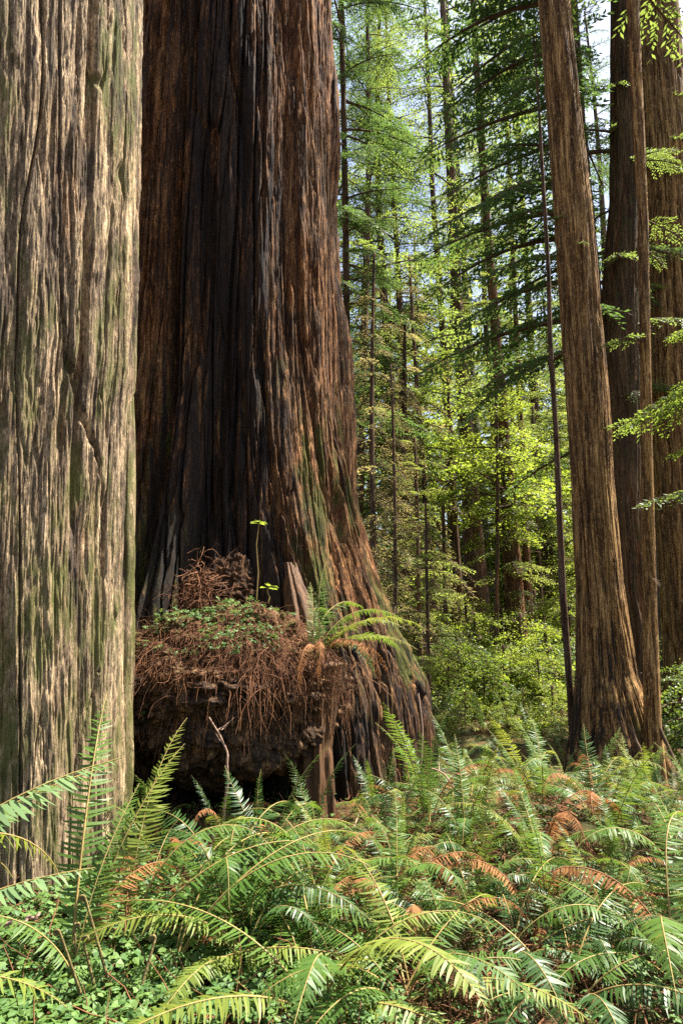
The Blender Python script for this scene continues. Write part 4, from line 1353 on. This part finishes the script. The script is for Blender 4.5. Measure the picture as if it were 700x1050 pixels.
# ------------------------------------------------------------------ sticks, seedlings, fiddleheads
def stick(name, label, pts, r0, r1, mat='stick', cat='stick', side=0):
    pts = np.array(pts, float)
    n = 26
    t = np.linspace(0, 1, len(pts)); tt = np.linspace(0, 1, n)
    # smooth
    P = np.stack([np.interp(tt, t, pts[:, i]) for i in range(3)], -1)
    for _ in range(3):
        P[1:-1] = (P[:-2] + 2 * P[1:-1] + P[2:]) / 4
    P = P + 0.012 * np.stack([vn(tt * 7, 0 * tt + i, 0 * tt, 60 + len(label)) for i in range(3)], -1)
    s = Soup()
    V, F = tubes(P[None], np.linspace(r0, r1, n)[None] * (1 + .15 * vn(tt * 20, 0 * tt, 0 * tt, 3))[None], 8); s.add(V, F)
    r = np.random.default_rng(len(label))
    for k in range(side):
        i = int(r.integers(6, 24)); b = P[i]
        d = r.normal(0, 1, 3); d[2] = abs(d[2]) * .5; d /= np.linalg.norm(d)
        l = r.uniform(.06, .2)
        V, F = tubes(np.stack([b, b + d * l * .5, b + d * l + np.array([0, 0, .02])])[None], np.array([[r1, r1 * .8, r1 * .4]]), 5); s.add(V, F)
    o = link(name, s.mesh(name, [M[mat]], True))
    tag(o, label, cat)
    return o


def PX(*a):
    return [at(x, y, Y) for (x, y, Y) in a]

stick('dead_twig', 'thin upright dead twig standing in front of the burl hollow', PX((228, 845, 4.7), (236, 800, 4.7), (234, 778, 4.7), (224, 752, 4.72), (215, 737, 4.75)), .010, .005, side=4)
stick('curved_stick', 'bare curved grey stick arching beside the great trunk right flank', PX((380, 850, 5.2), (418, 822, 5.2), (430, 790, 5.25), (432, 745, 5.3), (428, 712, 5.35)), .010, .005, side=2)
stick('curved_stick', 'long thin arching stick over the ferns right of the curved grey stick', PX((428, 786, 5.2), (450, 790, 5.1), (475, 815, 5.0), (482, 850, 4.9), (480, 900, 4.8)), .007, .004, side=1)
stick('fallen_branch', 'reddish fallen branch lying on the clover between the fern stalks', PX((140, 962, 3.75), (180, 963, 3.75), (214, 968, 3.8), (255, 985, 3.7), (292, 1003, 3.6)), .015, .009, side=2)
stick('fallen_branch', 'long bare branch lying across the dark ferns at bottom centre', PX((455, 992, 3.45), (500, 1000, 3.35), (540, 1015, 3.2), (570, 1035, 3.1), (600, 1062, 3.0)), .011, .008, side=2)
stick('fallen_branch', 'pale short stick on the ground beside the lower left edge', PX((-10, 950, 3.3), (20, 945, 3.3), (42, 938, 3.35)), .010, .007)
stick('fallen_branch', 'thin forked twig on the sunny mound', PX((612, 862, 5.6), (618, 885, 5.5), (616, 905, 5.4)), .008, .004, side=3)
stick('fallen_branch', 'slanting greenish pole leaning on the golden brown redwood roots', PX((646, 745, 9.7), (655, 770, 9.6), (664, 800, 9.5)), .03, .024, 'twig')
stick('fallen_branch', 'longer slanting root pole right of the leaning greenish pole', PX((655, 690, 10.0), (668, 730, 9.9), (690, 780, 9.7)), .03, .03, 'twig')
stick('fallen_branch', 'brown stick half buried right of the bare wood column', PX((345, 862, 5.0), (375, 850, 5.1), (402, 838, 5.2)), .014, .01, side=2)


def seedling(label, base, h, n, size):
    base = np.array(base)
    root = thing('seedling', tuple(base)); tag(root, label, 'seedling')
    P = np.array([[0, 0, 0], [.01, 0, h * .35], [-.01, 0, h * .7], [.01, 0, h]])
    V, F = tubes(P[None], np.linspace(.006, .003, 4)[None], 5); s = Soup(); s.add(V, F)
    link('stem', s.mesh('stem', [M['rachis']], True), root)
    r = np.random.default_rng(int(h * 1000))
    for k in range(n):
        a = k / n * 6.283 + r.uniform(-.3, .3); l = size * r.uniform(.8, 1.2)
        d = np.array([math.cos(a), math.sin(a), r.uniform(-.1, .45)]); w = np.array([-d[1], d[0], 0]) * .26
        V = np.array([[0, 0, 0], d * .4 * l + w * l, d * .75 * l + w * l * .7, d * l - np.array([0, 0, .02]), d * .75 * l - w * l * .7, d * .4 * l - w * l]) + P[-1] - np.array([0, 0, .02 * (k % 2)])
        link('leaf', new_mesh('leaf', V, [np.arange(6)[None]], [M['leaf_lime']], None, False), root)

q = at(263, 615, 5.55); seedling('tall green seedling standing on the burl against the charred seam', q, at(272, 535, 5.55)[2] - q[2], 6, .085)
q = at(275, 618, 5.45); seedling('short broad leaved seedling on top of the burl', q, .13, 6, .09)


def fiddles():
    r = np.random.default_rng(8)
    spots = [(92, 1045, .34), (104, 1040, .28), (118, 1030, .40), (82, 1020, .24), (135, 1048, .26)]
    words = ['short curled', 'tall straight', 'thick bent', 'tallest crook tipped', 'stubby', 'thin low', 'slim brown', 'leaning', 'curled', 'slim low']
    for k, (x, y, h) in enumerate(spots):
        b = gp(x, y); t = np.linspace(0, 1, 18)
        lean = r.normal(0, .06, 2)
        P = np.stack([lean[0] * t + 0.0 * t, lean[1] * t, h * t], -1)
        a = np.linspace(0, 8.5, 16); rr2 = .013 * (1 - a / 12)
        side = 1 if k % 2 else -1
        cx = P[-1] + np.array([.013 * side, 0, 0])
        C = cx + np.stack([-np.cos(a) * rr2 * side, 0 * a, np.sin(a) * rr2], -1)
        P = np.vstack([P, C[1:]])
        rd = np.concatenate([np.linspace(.008, .0055, 18), np.linspace(.0055, .004, 15)])
        V, F = tubes(P[None], rd[None], 6); s = Soup(); s.add(V, F)
        o = link('fern_fiddlehead', s.mesh('fern_fiddlehead', [M['fiddle']], True), None, tuple(b))
        xx_ = 'left' if x < 70 else 'right' if x > 125 else 'middle'
        tag(o, f'{words[k]} fern stalk with coiled tip in the {xx_} of the lower left clover', 'fern stalk', 'young fern stalks in the clover')
fiddles()

# ------------------------------------------------------------------ labels that single out each repeat
bpy.context.view_layer.update()
LAND = [('the pale weathered trunk', 70, 880), ('the burl hollow', 250, 800), ('the bare wood column', 322, 830), ('the great trunk right flank', 432, 770),
        ('the golden brown redwood', 632, 790), ('the sunny mound', 570, 915), ('the lower left clover', 90, 1010), ('the bottom centre ferns', 370, 1010),
        ('the lower right corner', 690, 1030), ('the thin dead pole', 588, 765), ('the right picture edge', 698, 850), ('the bright shrubs', 500, 700),
        ('the long bare branch', 520, 1010), ('the curved grey stick', 428, 800)]
TLAND = [('the great charred redwood', 385, 560), ('the leafy middle trunk', 530, 600), ('the two grey brown trunks', 480, 590), ('the thin dead pole', 575, 600),
         ('the golden brown redwood', 610, 600), ('the wide reddish redwood', 690, 500), ('the tan lichen trunk', 414, 600)]
ORD = ['', 'second ', 'third ', 'fourth ', 'fifth ', 'sixth ', 'seventh ', 'eighth ', 'ninth ', 'tenth ', 'eleventh ', 'twelfth ']


def relabel(items, land, hgt):
    groups = {}
    for o, word, *_ in items:
        l = o.location
        x, y, d = project((l.x, l.y, l.z + hgt))
        nm, ax_, ay_ = min(land, key=lambda t: (t[1] - x) ** 2 + 1.5 * (t[2] - y) ** 2)
        rel = 'left of' if x < ax_ else 'right of'
        if land is LAND and abs(x - ax_) < abs(y - ay_): rel = 'in front of' if y > ay_ else 'beyond'
        groups.setdefault((word, rel, nm), []).append((math.hypot(x - ax_, y - ay_), o))
    for (word, rel, nm), lst in groups.items():
        lst.sort(key=lambda t: t[0])
        for k, (_, o) in enumerate(lst):
            o['label'] = f'{word} {rel} {nm}' if len(lst) == 1 else (f'{word} {rel} {nm}, the nearest to it' if k == 0 else f'{word} {rel} {nm}, {ORD[min(k, 11)]}nearest to it')

relabel(FERNS, LAND, 0.25)
relabel(PLACED, TLAND, 3.0)

# ------------------------------------------------------------------ light, sky, camera
w = bpy.data.worlds.new('World'); SC.world = w; w.use_nodes = True
nt = w.node_tree
bg = nt.nodes['Background']
sky = nt.nodes.new('ShaderNodeTexSky'); sky.sky_type = 'NISHITA'; sky.sun_disc = False
sky.sun_elevation = SUN_EL; sky.sun_rotation = SUN_AZ
sky.air_density = 1.0; sky.dust_density = 2.0
sky.dust_density = 4.0
tcw = nt.nodes.new('ShaderNodeTexCoord')
cl = nt.nodes.new('ShaderNodeTexNoise'); cl.inputs['Scale'].default_value = 3.0; cl.inputs['Detail'].default_value = 6
nt.links.new(tcw.outputs['Generated'], cl.inputs['Vector'])
clf = mrange(nt, cl.outputs['Fac'], 0.38, 0.64, 0.30, 0.85)
skc = mix(nt, clf, sky.outputs[0], (1.2, 1.5, 2.15))
nt.links.new(skc, bg.inputs[0]); bg.inputs[1].default_value = 0.105
sl = bpy.data.lights.new('sun', 'SUN'); sl.energy = 5.0; sl.angle = R(0.53); sl.color = (1.0, 0.94, 0.84)
so = bpy.data.objects.new('sun', sl); COL.objects.link(so)
dv = Vector((math.cos(SUN_EL) * math.sin(SUN_AZ), math.cos(SUN_EL) * math.cos(SUN_AZ), math.sin(SUN_EL)))
so.rotation_mode = 'QUATERNION'; so.rotation_quaternion = dv.to_track_quat('Z', 'Y'); so.location = (8, -4, 12)

cd = bpy.data.cameras.new('camera'); cd.sensor_fit = 'VERTICAL'; cd.sensor_height = 36; cd.sensor_width = 24; cd.lens = 24.0
cd.clip_end = 600; cd.clip_start = 0.05
co_ = bpy.data.objects.new('camera', cd); COL.objects.link(co_)
co_.location = tuple(CAM); co_.rotation_euler = (R(90) + PITCH, 0, 0)
SC.camera = co_
vs = SC.view_settings
vs.view_transform = 'Standard'; vs.look = 'None'; vs.exposure = 2.15; vs.gamma = 1.0; vs.use_curve_mapping = False
SC.cycles.max_bounces = 6; SC.cycles.diffuse_bounces = 3; SC.cycles.transmission_bounces = 3; SC.cycles.glossy_bounces = 2
SC.cycles.use_denoising = False
